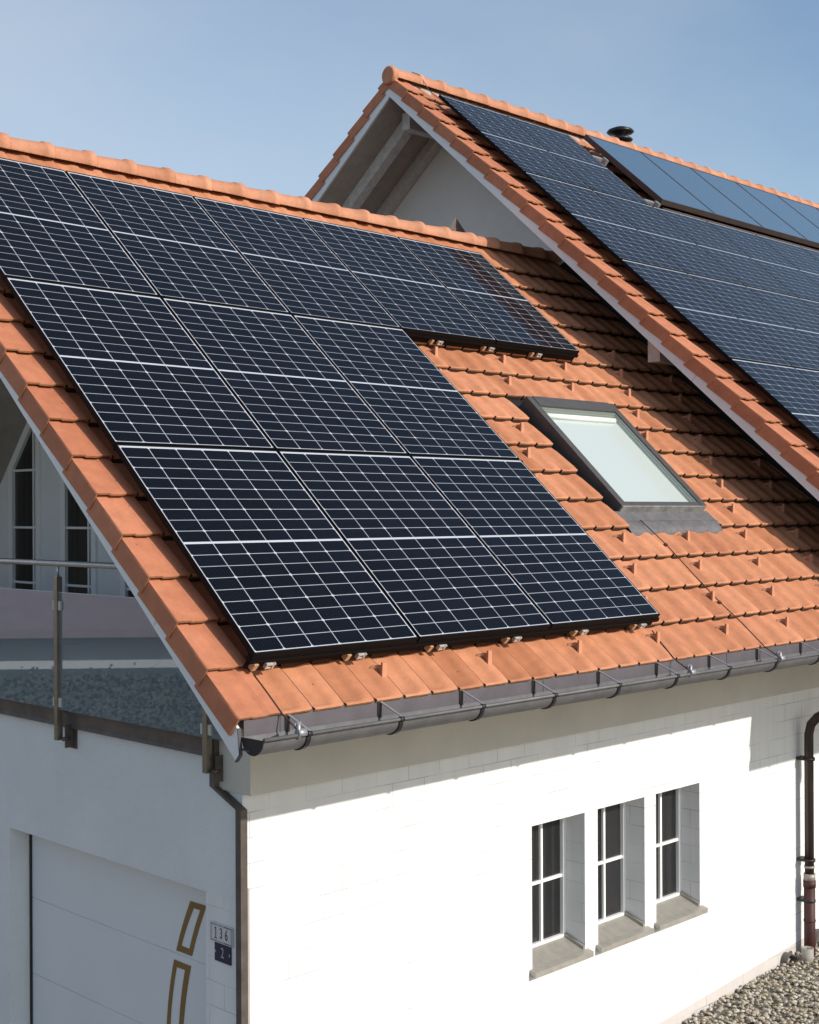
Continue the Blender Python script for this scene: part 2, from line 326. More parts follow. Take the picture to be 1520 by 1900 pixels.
def verge(mb, S, u0, v_a, rows, w0, flip=1, width=.255, top_v=None):
    """box-shaped verge tiles: flat top with an apron over the barge board"""
    sec = [(0, -.118), (0, -.012), (.003, -.004), (.010, 0), (.080, .0010), (.090, -.0065), (.165, -.0065), (.192, .004), (width - .006, .004), (width, -.004), (width, -.03)]
    for r in range(rows):
        v0 = v_a + r * RPI; tv = min(1, max(0, random.gauss(.5, .25)))
        Lr = RPI + .03
        if top_v: Lr = min(Lr, top_v - v0)
        rr = []
        for k, (dv, dw, du, fe) in enumerate(((0, -.014, .012, 1.0), (0, 0, 0, .65), (.012, 0, 0, .2), (.05, 0, 0, 0), (Lr, -.024, .009, 0))):
            row = []
            for (a, b) in sec:
                cx = a
                if k == 0: cx = a + (.012 if a < .01 else 0); bb = b - .013 if a > .005 else b + (.0 if b < -.1 else 0)
                else: bb = b
                lift = .032 * (1 - dv / RPI) if k < 4 else 0
                row.append(mb.vert(S(u0 + flip * (cx + (du if (k == 4 and a < .01) else 0)), v0 + dv, w0 + bb + lift + (0 if k != 4 else -.003)), fe))
            rr.append(row)
        for a, b in zip(rr, rr[1:]):
            for i in range(len(sec) - 1):
                q = (a[i], a[i + 1], b[i + 1], b[i]); mb.face(q if flip > 0 else q[::-1], 0, tv, False)
def ridge_caps(mb, x0, x1, y, z, r=.105, step=.372):
    x = x0; n = 12
    while x < x1:
        tv = min(1, max(0, random.gauss(.55, .25))); secs = []; Ln = min(step + .05, x1 - x + .05)
        dz = random.uniform(-.003, .003)
        for (dx, rr, fe) in ((0, r * .80, .5), (.02, r * .84, 0), (Ln - .075, r * .97, 0), (Ln - .07, r * 1.08, 0), (Ln - .012, r * 1.10, .2), (Ln, r * 1.05, .7), (Ln, r * .93, 1)):
            sec = []
            for k in range(n + 1):
                a = -.34 + (PI + .68) * k / n
                sec.append(mb.vert((x + dx, y - math.cos(a) * rr, z - .035 + dz + math.sin(a) * rr * .92), max(fe, .9 if k in (0, n) else 0)))
            secs.append(sec)
        for a, b in zip(secs, secs[1:]):
            for i in range(n): mb.face((a[i], a[i + 1], b[i + 1], b[i])[::-1], 0, tv, True)
        x += step

# ================================================================== GARAGE WING
wing = thing('garage_wing', 'white garage wing with orange tiled roof, balcony recess and three narrow windows', 'house', (X_WALL, Y_WALL, -3.6))
bpy.context.view_layer.update()
def addw(o, p=None):                          # parent while keeping world-space mesh data
    p = p or wing; o.parent = p; o.matrix_parent_inverse = Matrix.Translation(p.location).inverted() if p.parent is None else Matrix.Identity(4)
    return o
def sub(o, p): o.parent = p; return o
G_LOW = -4.2
WIN = [(3.165, 3.768), (3.923, 4.518), (4.669, 5.282)]
WZ0, WZ1 = -2.53, -1.515
# front wall with three openings + reveals
mb = MB(); D = .18
x_end = 7.5
xs = [X_WALL] + [x for w in WIN for x in w] + [x_end]
zs = [G_LOW, WZ0, WZ1, .40]
for i in range(len(xs) - 1):
    for j in range(3):
        if j == 1 and i in (1, 3, 5): continue
        mb.quad((xs[i], Y_WALL, zs[j]), (xs[i + 1], Y_WALL, zs[j]), (xs[i + 1], Y_WALL, zs[j + 1]), (xs[i], Y_WALL, zs[j + 1]))
for a, b in WIN:
    y0, y1 = Y_WALL, Y_WALL + .30
    mb.quad((a, y0, WZ0), (a, y1, WZ0), (a, y1, WZ1), (a, y0, WZ1)); mb.quad((b, y1, WZ0), (b, y0, WZ0), (b, y0, WZ1), (b, y1, WZ1))
    mb.quad((a, y0, WZ1), (a, y1, WZ1), (b, y1, WZ1), (b, y0, WZ1)); mb.quad((a, y1, WZ0), (a, y0, WZ0), (b, y0, WZ0), (b, y1, WZ0))
front_wall = addw(mb.build('wall', BLOCK)); front_wall['label'] = 'sunlit white block wall'
# gable side wall: parapet and lintel over the garage opening
mb = MB(); X = X_WALL; DY0, DY1, DZ = 1.259, 3.556, -1.525
mb.quad((X, 7.4, DZ), (X, Y_WALL, DZ), (X, Y_WALL, -.70), (X, 7.4, -.70))
mb.quad((X, 7.4, G_LOW), (X, DY1, G_LOW), (X, DY1, DZ), (X, 7.4, DZ))
mb.quad((X, DY1, DZ), (X, DY0, DZ), (X + .17, DY0, DZ), (X + .17, DY1, DZ))          # opening head
mb.quad((X, DY1, G_LOW), (X + .17, DY1, G_LOW), (X + .17, DY1, DZ), (X, DY1, DZ))    # far reveal
mb.quad((X, DY0, DZ), (X, Y_WALL, DZ), (X + .01, Y_WALL, DZ), (X + .01, DY0, DZ))
mb.quad((X, 7.4, -.70), (X, Y_WALL, -.70), (X + .2, Y_WALL, -.70), (X + .2, 7.4, -.70))
mb.quad((X + .2, 7.4, -.70), (X + .2, 1.1, -.70), (X + .2, 1.1, -1.0), (X + .2, 7.4, -1.0))
side_wall = addw(mb.build('wall', PLASTER)); side_wall['label'] = 'shaded plaster wall over the garage door'
mb = MB(); X2 = X + .008
mb.quad((X2, DY0, G_LOW), (X2, Y_WALL + .001, G_LOW), (X2, Y_WALL + .001, DZ + .001), (X2, DY0, DZ + .001))
mb.quad((X2, DY0, G_LOW), (X2, DY0, DZ), (X + .17, DY0, DZ), (X + .17, DY0, G_LOW))
pier = addw(mb.build('wall', BLOCK)); pier['label'] = 'narrow block pier beside the garage door'
# rear and inner walls of the recess
mb = MB(); XR = 1.97
OPW = [(5.47, 6.02), (4.57, 5.12), (3.62, 4.20)]
def recess_top(y): return 3.36 - 1.13 * (y - 4.22) if y > 4.22 else 3.36 - (4.22 - y) * .8815
ys = [7.0, 6.02, 5.47, 5.12, 4.57, 4.20, 3.62, Y_WALL + .3]
for a, b in zip(ys, ys[1:]):
    n = 8
    for k in range(n):
        ya, yb = a + (b - a) * k / n, a + (b - a) * (k + 1) / n
        if (a, b) == (6.02, 5.47): la, lb = 1.70 - 1.14 * (ya - 5.5), 1.70 - 1.14 * (yb - 5.5)
        elif (a, b) == (5.12, 4.57): la, lb = 2.12 - 1.14 * (ya - 5.12) - .0, 2.12 - 1.14 * (yb - 5.12)
        elif (a, b) == (4.20, 3.62): la, lb = 2.1 - .88 * (4.20 - ya), 2.1 - .88 * (4.20 - yb)
        else: la = lb = -1.0
        mb.quad((XR, ya, la), (XR, yb, lb), (XR, yb, recess_top(yb)), (XR, ya, recess_top(ya)))
mb.quad((X + .2, Y_WALL + .31, -1.), (XR, Y_WALL + .31, -1.), (XR, Y_WALL + .31, .3), (X + .2, Y_WALL + .31, .3))
rear = addw(mb.build('wall', PLASTER_W)); rear['label'] = 'recessed balcony wall'
mb = MB(); mb.box((X + .2, 1.2, -1.05), (XR, 7.0, -.95)); addw(mb.build('balcony_floor', mat('balcony_floor', (.42, .41, .39), .8, noise=.2)))
# recess windows: frame, muntins, glass
def recess_window(y0, y1, top, muntin_y, hz):
    x = XR - .02; fw = .07
    P = [(y0, -.62), (y1, -.62), (y1, top(y1)), (y0, top(y0))]
    cy = sum(p[0] for p in P) / 4; cz = sum(p[1] for p in P) / 4
    w = MB(); inn = []
    inn = [(y0 + fw, -.56), (y1 - fw, -.56), (y1 - fw, top(y1 - fw) - fw * 1.4), (y0 + fw, top(y0 + fw) - fw * 1.4)]
    for i in range(4):
        j = (i + 1) % 4; a, b, c, d = P[i], P[j], inn[j], inn[i]
        w.prism([(x, a[0], a[1]), (x, b[0], b[1]), (x, c[0], c[1]), (x, d[0], d[1])], (.06, 0, 0))
    f = addw(w.build('window', WHITEF)); f['label'] = 'tall balcony window with a slanted head'
    g = MB(); g.poly([(x + .03, p[0], p[1]) for p in inn]); sub(g.build('pane', DARKGLASS), f)
    g = MB(); g.box((x + .012, muntin_y - .01, -.56), (x + .028, muntin_y + .01, top(muntin_y) - .06))
    for z in hz: g.box((x + .0125, y0 + fw, z - .01), (x + .0275, y1 - fw, z + .01))
    sub(g.build('muntin', WHITEF), f)
recess_window(5.47, 6.02, lambda y: 1.70 - 1.14 * (y - 5.5), 5.60, (1.08, .57, .08, -.2))
recess_window(4.57, 5.12, lambda y: 2.12 - 1.14 * (y - 5.12), 4.70, (1.08, .57, .08))
recess_window(3.62, 4.20, lambda y: 2.1 - .88 * (4.20 - y), 3.9, (1.08, .57, .08))
# ring beam under the eave
mb = MB(); mb.box((.597, Y_WALL - .1, -.90), (7.49, Y_WALL + .19, .30))
beam = addw(mb.build('eave_beam', BEAMPL))
# rest of the shell: back wall and right closing
mb = MB(); mb.quad((X_WALL, 7.4, G_LOW), (X_GAB, 7.4, G_LOW), (X_GAB, 7.4, .1), (X_WALL, 7.4, .1))
addw(mb.build('wall', PLASTER))['label'] = 'rear plaster wall'
# garage door
XD = .780
door = MB(); z = -1.50; seams = [-1.50, -2.045, -2.585, -3.125, -3.665]
for a, b in zip(seams, seams[1:]):
    door.box((XD, DY0 - .1, b + .004), (XD + .04, DY1, a - .004)); 
door.box((XD + .006, DY0 - .1, -3.7), (XD + .03, DY1, -1.4))
gd = addw(door.build('garage_door', DOORM))
gd['label'] = 'white sectional garage door with bronze strip outlines'
mb = MB(); mb.box((XD - .012, DY1 - .022, G_LOW), (XD - .001, DY1, DZ - .001)); mb.box((XD - .02, DY1 - .075, DZ - .035), (XD - .001, DY1 - .03, DZ - .002)); sub(mb.build('door_seal', DARKM), gd)
def ringpoly(o, i, x, th, name):
    m_ = MB(); n = len(o)
    for k in range(n):
        j = (k + 1) % n
        m_.prism([(x, *o[k]), (x, *o[j]), (x, *i[j]), (x, *i[k])], (-th, 0, 0))
    return m_.build(name, GOLD)
def curve4(tl, tr, br, bl, bow, n=8):
    L_ = [(tl[0] + (bl[0] - tl[0]) * t + bow * 4 * t * (1 - t), tl[1] + (bl[1] - tl[1]) * t) for t in [k / n for k in range(n + 1)]]
    R_ = [(tr[0] + (br[0] - tr[0]) * t + bow * 4 * t * (1 - t), tr[1] + (br[1] - tr[1]) * t) for t in [k / n for k in range(n + 1)]]
    return L_ + R_[::-1]
o1 = curve4((1.625, -1.691), (1.462, -1.687), (1.611, -2.025), (1.774, -2.026), .008); i1 = curve4((1.592, -1.727), (1.522, -1.726), (1.635, -1.987), (1.722, -1.986), .007)
sub(ringpoly(o1, i1, XD - .0005, .004, 'door_trim'), gd)
o2 = curve4((1.798, -2.088), (1.622, -2.090), (1.716, -2.60), (1.885, -2.60), .016); i2 = curve4((1.772, -2.129), (1.682, -2.127), (1.752, -2.56), (1.846, -2.56), .014)
sub(ringpoly(o2, i2, XD - .0005, .004, 'door_trim'), gd)

# the three front windows
def front_window(a, b, label):
    y = 1.075; fw = .052
    w = MB()
    w.box((a - .0, y, WZ0 + .02), (a + fw, y + .06, WZ1 - .001)); w.box((b - .034, y, WZ0 + .02), (b - .001, y + .06, WZ1 - .001))
    w.box((a + fw, y, WZ1 - fw), (b - .034, y + .06, WZ1 - .001)); w.box((a + fw, y, WZ0 + .02), (b - .034, y + .06, WZ0 + .095))
    f = addw(w.build('window', WHITEF)); f['label'] = label
    g = MB(); g.quad((a + fw, y + .03, WZ0 + .095), (b - .034, y + .03, WZ0 + .095), (b - .034, y + .03, WZ1 - fw), (a + fw, y + .03, WZ1 - fw)); sub(g.build('pane', DARKGLASS), f)
    g = MB(); xm = (a + b) / 2 + .03; zm = -2.0
    g.box((xm - .011, y + .008, WZ0 + .095), (xm + .011, y + .0285, WZ1 - fw)); g.box((a + fw, y + .0085, zm - .011), (xm - .011, y + .028, zm + .011)); g.box((xm + .011, y + .0085, zm - .011), (b - .034, y + .028, zm + .011))
    sub(g.build('muntin', WHITEF), f)
    # folded metal sill with upstands at its ends
    s = MB(); y0 = Y_WALL - .055; zb = WZ0 + .075; zf = WZ0 + .005
    s.prism([(a - .03, y0, zf), (a - .03, y0, zf - .038), (a - .03, y0 + .004, zf - .038), (a - .03, Y_WALL - .002, zf - .006), (a - .03, Y_WALL - .002, zf + .012)], (b - a + .06, 0, 0))
    s.prism([(a + .002, Y_WALL - .001, zf + .010), (a + .002, Y_WALL - .001, zf - .004), (a + .002, y, zb - .01), (a + .002, y, zb)], (b - a - .004, 0, 0))
    s.prism([(b - .022, Y_WALL, zf + .012), (b - .022, Y_WALL, zf + .036), (b - .022, y - .001, zb + .026), (b - .022, y - .001, zb + .001)], (.018, 0, 0))
    s.prism([(a + .004, Y_WALL, zf + .012), (a + .004, Y_WALL, zf + .036), (a + .004, y - .001, zb + .026), (a + .004, y - .001, zb + .001)], (.012, 0, 0))
    sub(s.build('sill', mat('sill_metal', (.42, .40, .36), .45, .3, noise=.25, nscale=12)), f)
front_window(*WIN[0], 'left window')
front_window(*WIN[1], 'middle window'); front_window(*WIN[2], 'right window')

# ---- wing roof
SKY_U0, SKY_U1, SKY_V0, SKY_V1 = 4.27, 5.36, 1.0, 2.50
def skip_sky(u0, u1, v0):
    return u1 > 4.30 and u0 < 5.52 and v0 + RPI > 1.12 and v0 < 2.45
mb = MB(); W0 = -.153
tiles(mb, F, TR0 - TP - .001, X_GAB, RV0, 17, W0, skip=skip_sky, u_first=TR0 - TP, top_v=RIDGE_V - .02)
# solid deck under the tiles
wroof = addw(mb.build('roof', [TILE, JOINT])); wroof['label'] = 'orange clay tile roof with a skylight'
mb = MB(); mb.prism([F(-.165, -.283, -.21), F(X_GAB - .01, -.283, -.21), F(X_GAB - .01, RIDGE_V - .02, -.21), F(-.165, RIDGE_V - .02, -.21)], F.N * -.05)
mb.prism([WB(-.165, -.09, -.055), WB(-.165, -5.7, -.055), WB(X_GAB - .01, -5.7, -.055), WB(X_GAB - .01, -.09, -.055)], WB.N * -.09)
sub(mb.build('roof_deck', SOFF), wroof)
mb = MB(); tiles(mb, WB, TR0 - TP - .001, X_GAB, -5.75, 18, 0.0, u_first=TR0 - TP, top_v=-.03); sub(mb.build('rear_slope', [TILE, JOINT]), wroof)
mb = MB(); verge(mb, F, -.205, RV0, 18, W0, top_v=RIDGE_V - .03); verge(mb, WB, -.205, -5.75, 18, 0.0, top_v=-.04)
sub(mb.build('verge_tiles', TILE_V), wroof)
mb = MB(); ridge_caps(mb, -.235, X_GAB, RIDGE.y, RIDGE.z + .02); sub(mb.build('ridge_tiles', TILE_R), wroof)
mb = MB()   # barge board, two lengths with an open joint
for va, vb in ((-.385, .512), (.516, RIDGE_V - .05)):
    mb.prism([F(-.191, va + (.09 if va < 0 else 0), -.18), F(-.191, va, -.265), F(-.191, va, -.305), F(-.191, vb, -.305), F(-.191, vb, -.18)][::-1], (.015, 0, 0))
mb.prism([WB(-.19, 0, -.05), WB(-.19, -5.7, -.05), WB(-.19, -5.7, -.15), WB(-.19, .02, -.15)], (.024, 0, 0))
for v in [.1 + .62 * k for k in range(9)]: mb.tube([F(-.194, v, -.285), F(-.19, v, -.285)], .006, 6)
sub(mb.build('barge_board', WHITE), wroof)
# bent drip plate at the foot of the board
mb = MB(); mb.prism([F(-.18, -.37, -.24), F(-.18, -.42, -.20), F(-.18, -.425, -.205), F(-.18, -.375, -.247)], (.06, 0, 0)); mb.box((-.1925, -.392, -.312), (-.172, -.3865, -.264), T=F); mb.prism([F(-.1925, -.3925, -.264), F(-.1925, -.387, -.264), F(-.1925, -.296, -.179), F(-.1925, -.300, -.176)], (.020, 0, 0)); sub(mb.build('drip_plate', mat('drip_zinc', (.07, .07, .075), .6, .1)), wroof)
# snow guard noses
gmb = MB()
gmb.prism([(-.019, -.055, -.014), (.019, -.055, -.014), (.0145, .014, .066), (-.0145, .014, .066)], (0, .013, -.006))
gmb.prism([(-.005, -.036, -.012), (-.005, .016, .050), (-.005, .070, -.014)], (.01, 0, 0))
gmb.prism([(-.040, .046, -.014), (-.028, .058, -.014), (-.004, .030, .022), (-.004, .016, .022)], (.0, .004, .010))
G0 = None; RM = Matrix((F.U, F.V, F.N)).transposed()
def in_panels(u, v): return (u < 3.5 and v > -.02) or (u < 5.8 and v > 3.22)
for k in range(0, 12):
    for m_ in range(-6, 6):
        u = 3.40 + .2112 * k + .8448 * m_; v = RV0 + RPI * (k + 1) - .05 - .075
        if k == 0: v = RV0 + .19
        v = RV0 + .19 + RPI * k
        if u < .3 or u > 7.3 or in_panels(u, v) or (4.1 < u < 5.5 and .98 < v < 2.7): continue
        o = gmb.build('snow_guard', mat('snow_guard_clay', (.56, .25, .14), .75, noise=.15)) if G0 is None else G0.copy()
        if G0 is None: G0 = o
        else: COL.objects.link(o)
        o.parent = wroof; o.matrix_basis = Matrix.Translation(F(u, v, W0 + .010)) @ RM.to_4x4() @ Matrix.Scale(.98, 4)

# ---- skylight
sky_T = lambda u, v, w: F(u, v, w)
SU0, SU1, SV0, SV1 = 4.335, 5.515, 1.215, 2.52
def wf(v): return -.088 + .046 * (v - SV0) / (SV1 - SV0)
mb = MB()
def skybar(ua, ub, va, vb, da, db, dz=0):
    P = []
    for w_lo in (True, False):
        for (u, v) in ((ua, va), (ub, va), (ub, vb), (ua, vb)): P.append(F(u, v, -.185 if w_lo else wf(v) + dz))
    mb.box8(P)
fwid = .075
skybar(SU0, SU0 + fwid, SV0, SV1, 0, 0); skybar(SU1 - fwid, SU1, SV0, SV1, 0, 0)
skybar(SU0 + fwid, SU1 - fwid, SV0, SV0 + .045, 0, 0, -.004); skybar(SU0 + fwid, SU1 - fwid, SV1 - .12, SV1, 0, 0, .006)
skyw = addw(mb.build('skylight', mat('skylight_cladding', (.085, .081, .08), .5, .1, noise=.3, nscale=10))); skyw['label'] = 'grey framed roof window with a pale blind'
mb = MB(); P = [F(SU0 + .01, SV0 - .012, -.150), F(SU1 - .01, SV0 - .012, -.150), F(SU1 - .01, SV0 - .012, wf(SV0) - .004), F(SU0 + .01, SV0 - .012, wf(SV0) - .004)]
mb.prism(P, F.V * .011); sub(mb.build('bottom_rail', mat('weathered_aluminium', (.36, .36, .35), .5, .1, noise=.6, nscale=9)), skyw)
mb = MB(); a0, a1, b0, b1 = SU0 + fwid, SU1 - fwid, SV0 + .045, SV1 - .12
for k, (ins, dz) in enumerate(((0, -.012), (.018, -.026), (.034, -.04))):
    mb.prism([F(a1 - ins - .016, b0, wf(b0) + dz), F(a1 - ins, b0, wf(b0) + dz), F(a1 - ins, b1, wf(b1) + dz), F(a1 - ins - .016, b1, wf(b1) + dz)], F.N * -.02)
    mb.prism([F(a0, b1 - ins, wf(b1) + dz), F(a1, b1 - ins, wf(b1) + dz), F(a1, b1 - ins - .016, wf(b1) + dz), F(a0, b1 - ins - .016, wf(b1) + dz)], F.N * -.02)
sub(mb.build('inner_frame', mat('pale_green_metal', (.42, .46, .42), .3, .6)), skyw)
mb = MB(); mb.poly([F(a0, b0, wf(b0) - .045), F(a1, b0, wf(b0) - .045), F(a1, b1, wf(b1) - .045), F(a0, b1, wf(b1) - .045)]); sub(mb.build('pane', MINT), skyw)
mb = MB(); mb.tube([F(a0 + .02, b1 - .085, wf(b1) - .035), F(a1 - .08, b1 - .085, wf(b1) - .035)], .024, 12); sub(mb.build('blind_roll', mat('blind_white', (.74, .78, .74), .4)), skyw)
mb = MB()   # channels beside and lead apron below
mb.prism([F(4.20, 1.04, -.178), F(5.56, 1.04, -.178), F(5.56, 2.68, -.178), F(4.20, 2.68, -.178)], F.N * -.02)
sub(mb.build('flashing_tray', DARKM), skyw)
mb = MB(); nn = 60; R4 = []
for i in range(nn + 1):
    u = 4.25 + (5.575 - 4.25) * i / nn; sp = ((u - TR0) / TP) % 1.0; hp = hprof(sp) * (1 if sp < .93 else max(0, (1 - sp) / .07))
    wl = W0 - .029 + hp + .004
    R4.append((mb.vert(F(u, SV0 - .004, -.148)), mb.vert(F(u, 1.10, -.146)), mb.vert(F(u, 1.085, -.138)), mb.vert(F(u, 1.02, wl + .016)), mb.vert(F(u, .965 + .008 * math.sin(i * .9) , wl + .008)), mb.vert(F(u, .963 + .008 * math.sin(i * .9), wl - .006))))
for a_, b_ in zip(R4, R4[1:]):
    for k in range(5): mb.face((a_[k + 1], b_[k + 1], b_[k], a_[k]), 0, .5, k > 1)
sub(mb.build('lead_apron', LEAD), skyw)

# ---- gutters
def make_gutter(parent, x0, x1, yc, zc, brs, hi, label):
    r = .078; n = 12; g = MB()
    for (ra, s_) in ((r, 1), (r - .003, -1)):
        secs = []
        for x in (x0, x1):
            secs.append([Vector((x, yc - math.cos(PI * k / n) * ra, zc - math.sin(PI * k / n) * ra)) for k in range(n + 1)])
        if s_ < 0: secs = secs[::-1]
        g.sweep(secs, closed=False, cap=False)
    g.tube([(x0, yc - r - .004, zc + .002), (x1, yc - r - .004, zc + .002)], .0105, 8)
    o = g.build('gutter', ZINC); o['label'] = label; addw(o, parent)
    g = MB(); g.prism([(x0 - .004, yc - math.cos(PI * k / n) * (r + .002), zc - math.sin(PI * k / n) * (r + .002)) for k in range(n + 1)], (.006, 0, 0)); sub(g.build('end_cap', DARKM), o)
    g = MB(); ya = yc + r + .002; g.box((x0 + .01, ya, zc - .03), (x1, ya + .004, zc + hi)); 
    for x in [x0 + .23 + 2.0 * k for k in range(6) if x0 + .23 + 2 * k < x1]: g.box((x, ya - .003, zc - .03), (x + .012, ya, zc + hi))
    sub(g.build('apron_sheet', mat('apron_zinc', (.135, .12, .135), .55, .2, noise=.3, nscale=6)), o)
    for x in brs:
        g = MB()
        for k in range(n):                                     # hook under the trough
            a0_, a1_ = PI * k / n, PI * (k + 1) / n; ra, rb = r + .0015, r + .008
            def pt(a, q, dx): return (x + dx, yc - math.cos(a) * q, zc - math.sin(a) * q)
            g.box8([pt(a0_, ra, -.013), pt(a0_, ra, .013), pt(a0_, rb, .013), pt(a0_, rb, -.013), pt(a1_, ra, -.013), pt(a1_, ra, .013), pt(a1_, rb, .013), pt(a1_, rb, -.013)])
        g.tube([(x - .014, yc - r - .004, zc + .002), (x + .014, yc - r - .004, zc + .002)], .0145, 8)
        g.box((x - .016, ya - .006, zc - .02), (x + .012, ya - .0035, zc + hi - .01), m=1)      # dark strip standing in for the bracket's reflection on the apron
        g.prism([(x + .0, yc - r, zc + .012), (x + .016, yc - r, zc + .012), (x + .016, ya, zc + hi - .012), (x + .0, ya, zc + hi - .012)], (0, 0, .005), m=2)
        sub(g.build('gutter_bracket', [DARKM, DARKM, ZINCL]), o)
    return o
GY, GZ = -.195, -.372
gut = make_gutter(wing, -.171, 6.5, GY, GZ, [.104 + .622 * k for k in range(11)], .085, 'zinc half-round gutter along the wing eave')

# ---- square conduit from the balcony down the corner
mb = MB()
def sqpipe(path, h):
    secs = [[Vector((p[0] + a * h, p[1] + b * h, p[2])) for a, b in ((-1, -1), (1, -1), (1, 1), (-1, 1))] for p in path]
    mb.sweep(secs, smooth=False)
sqpipe([(.585, 1.11, -.60), (.585, 1.11, -.885), (.585, .868, -.985), (.585, .868, -3.9)], .024)
addw(mb.build('corner_conduit', BROWNM))['label'] = 'square brown metal conduit down the house corner'
mb = MB(); mb.box((.611, .866, -3.9), (.64, .8995, -1.44)); addw(mb.build('corner_shade_strip', mat('corner_shade_strip', (.40, .38, .34), .8, noise=.2)))  # grey colour holds the shade of the wall's corner return

# ================================================================== MAIN HOUSE
main = thing('main_house', 'larger white house behind with steep orange roof, open gable eaves and dark roof panels', 'house', (X_GAB, Y_WALL, -3.3))
def addm(o): return addw(o, main)
XM1 = 17.5
tri_z = lambda y: F(0, 0, .30).z + (y - F(0, 0, .30).y) * math.tan(TH)
APEX_Y = MRIDGE.y
under_apex = tri_z(APEX_Y) - .02
mb = MB()   # gable wall
zb = .2
yb = APEX_Y + (under_apex - zb) / .785
mb.poly([(X_GAB, yb, zb), (X_GAB, -.3, zb) if False else (X_GAB, Y_WALL, zb), (X_GAB, Y_WALL, tri_z(Y_WALL)), (X_GAB, APEX_Y, under_apex)])
mb.poly([(X_GAB, yb, G_LOW), (X_GAB, Y_WALL, G_LOW), (X_GAB, Y_WALL, zb), (X_GAB, yb, zb)])
gw = addm(mb.build('wall', PLASTER_W)); gw['label'] = 'shaded gable wall under the eaves'
mb = MB(); mb.quad((X_GAB, Y_WALL, G_LOW), (XM1, Y_WALL, G_LOW), (XM1, Y_WALL, .9), (X_GAB, Y_WALL, .9))
mb.quad((XM1, Y_WALL, G_LOW), (XM1, yb, G_LOW), (XM1, yb, zb), (XM1, Y_WALL, .9)); mb.quad((XM1, yb, G_LOW), (X_GAB, yb, G_LOW), (X_GAB, yb, zb), (XM1, yb, zb))
addm(mb.build('wall', BLOCK))['label'] = 'white block side wall'
mb = MB(); mb.box((X_GAB + .01, Y_WALL - .1, -.90), (XM1, Y_WALL + .1, .35)); addm(mb.build('eave_beam', BEAMPL))
# roof
ME0 = RV0 - 2 * RPI                        # lowest row of the main slope
mb = MB()
def keep_main(u, v): return True
M_U = X_MV + .25
tiles(mb, F, M_U - .001, XM1, ME0, 27, .455, u_first=M_U, top_v=MV - .02, skip=lambda a, b, v: a > 6.95 and v > 1.1 and ((v + RPI < 7.05 and b < 8.85) or (v + RPI < 5.55 and b < 14.5) and (v > 4.2 or b < 12.2) and (v > 2.6 or b < 9.9)))
mroof = addm(mb.build('roof', [TILE, JOINT])); mroof['label'] = 'steep orange clay tile roof of the house behind'
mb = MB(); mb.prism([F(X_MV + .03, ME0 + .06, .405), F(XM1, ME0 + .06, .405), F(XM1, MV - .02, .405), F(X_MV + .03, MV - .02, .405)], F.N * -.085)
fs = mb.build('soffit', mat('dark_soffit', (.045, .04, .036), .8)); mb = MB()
mb.prism([MBK(X_MV + .03, -.0, -.055), MBK(X_MV + .03, -7.6, -.055), MBK(XM1, -7.6, -.055), MBK(XM1, -.0, -.055)], MBK.N * -.11)
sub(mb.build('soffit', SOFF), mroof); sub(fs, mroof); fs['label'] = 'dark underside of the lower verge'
mb = MB(); tiles(mb, MBK, M_U - .001, XM1, -7.7, 24, 0, u_first=M_U, top_v=-.04, keep=lambda u, v: u < 7.2 or v < -7.0 or v > -.8); sub(mb.build('rear_slope', [TILE, JOINT]), mroof)
mb = MB(); verge(mb, F, X_MV, ME0, 27, .470, top_v=MV - .02); verge(mb, MBK, X_MV, -7.7, 24, .003, top_v=-.03); sub(mb.build('verge_tiles', TILE_V), mroof)
mb = MB(); ridge_caps(mb, X_MV + .04, XM1, MRIDGE.y, MRIDGE.z + .03, .115)
mb.sweep([[Vector((X_MV + dx, MRIDGE.y + math.cos(2 * PI * k / 16) * r_, MRIDGE.z - .005 + math.sin(2 * PI * k / 16) * r_)) for k in range(16)] for dx, r_ in ((-.025, .090), (-.010, .106), (.05, .106), (.05, .09))], tv=.3)
sub(mb.build('ridge_tiles', TILE_R), mroof)
mb = MB()
for va, vb in ((ME0 - .1, 2.50), (2.504, MV - .07)):
    mb.prism([F(X_MV + .014, va, .43), F(X_MV + .014, va, .29), F(X_MV + .014, vb + (0 if vb < 3 else .12), .29), F(X_MV + .014, vb + (0 if vb < 3 else .0), .43)][::-1], (.026, 0, 0))
mb.prism([MBK(X_MV + .018, .04, -.045), MBK(X_MV + .018, -7.7, -.045), MBK(X_MV + .018, -7.7, -.18), MBK(X_MV + .018, -.0, -.18)], (.026, 0, 0))
sub(mb.build('barge_board', WHITE), mroof)
# exposed timbers
def timber(P8, name, m=RAFT, lab=None):
    t_ = MB(); t_.box8(P8); o = sub(t_.build(name, m), mroof)
    if lab: o['label'] = lab
z_t = lambda y: MBK(0, 0, -.165).z - .785 * (y - APEX_Y)
def bk(x0, x1, va, vb, wa, wb): return [MBK(x0, va, wb), MBK(x1, va, wb), MBK(x1, vb, wb), MBK(x0, vb, wb), MBK(x0, va, wa), MBK(x1, va, wa), MBK(x1, vb, wa), MBK(x0, vb, wa)]
timber(bk(6.80, 6.93, -.12, -7.5, -.166, -.30), 'rafter', lab='white painted outrigger rafter')
timber(bk(7.36, 7.49, -.12, -7.5, -.166, -.28), 'rafter')
timber([(6.70, APEX_Y - .01, MRIDGE.z - .54), (7.49, APEX_Y - .01, MRIDGE.z - .54), (7.49, APEX_Y + .11, MRIDGE.z - .54), (6.70, APEX_Y + .11, MRIDGE.z - .54), (6.70, APEX_Y - .01, MRIDGE.z - .345), (7.49, APEX_Y - .01, MRIDGE.z - .345), (7.49, APEX_Y + .11, MRIDGE.z - .345), (6.70, APEX_Y + .11, MRIDGE.z - .345)], 'purlin')
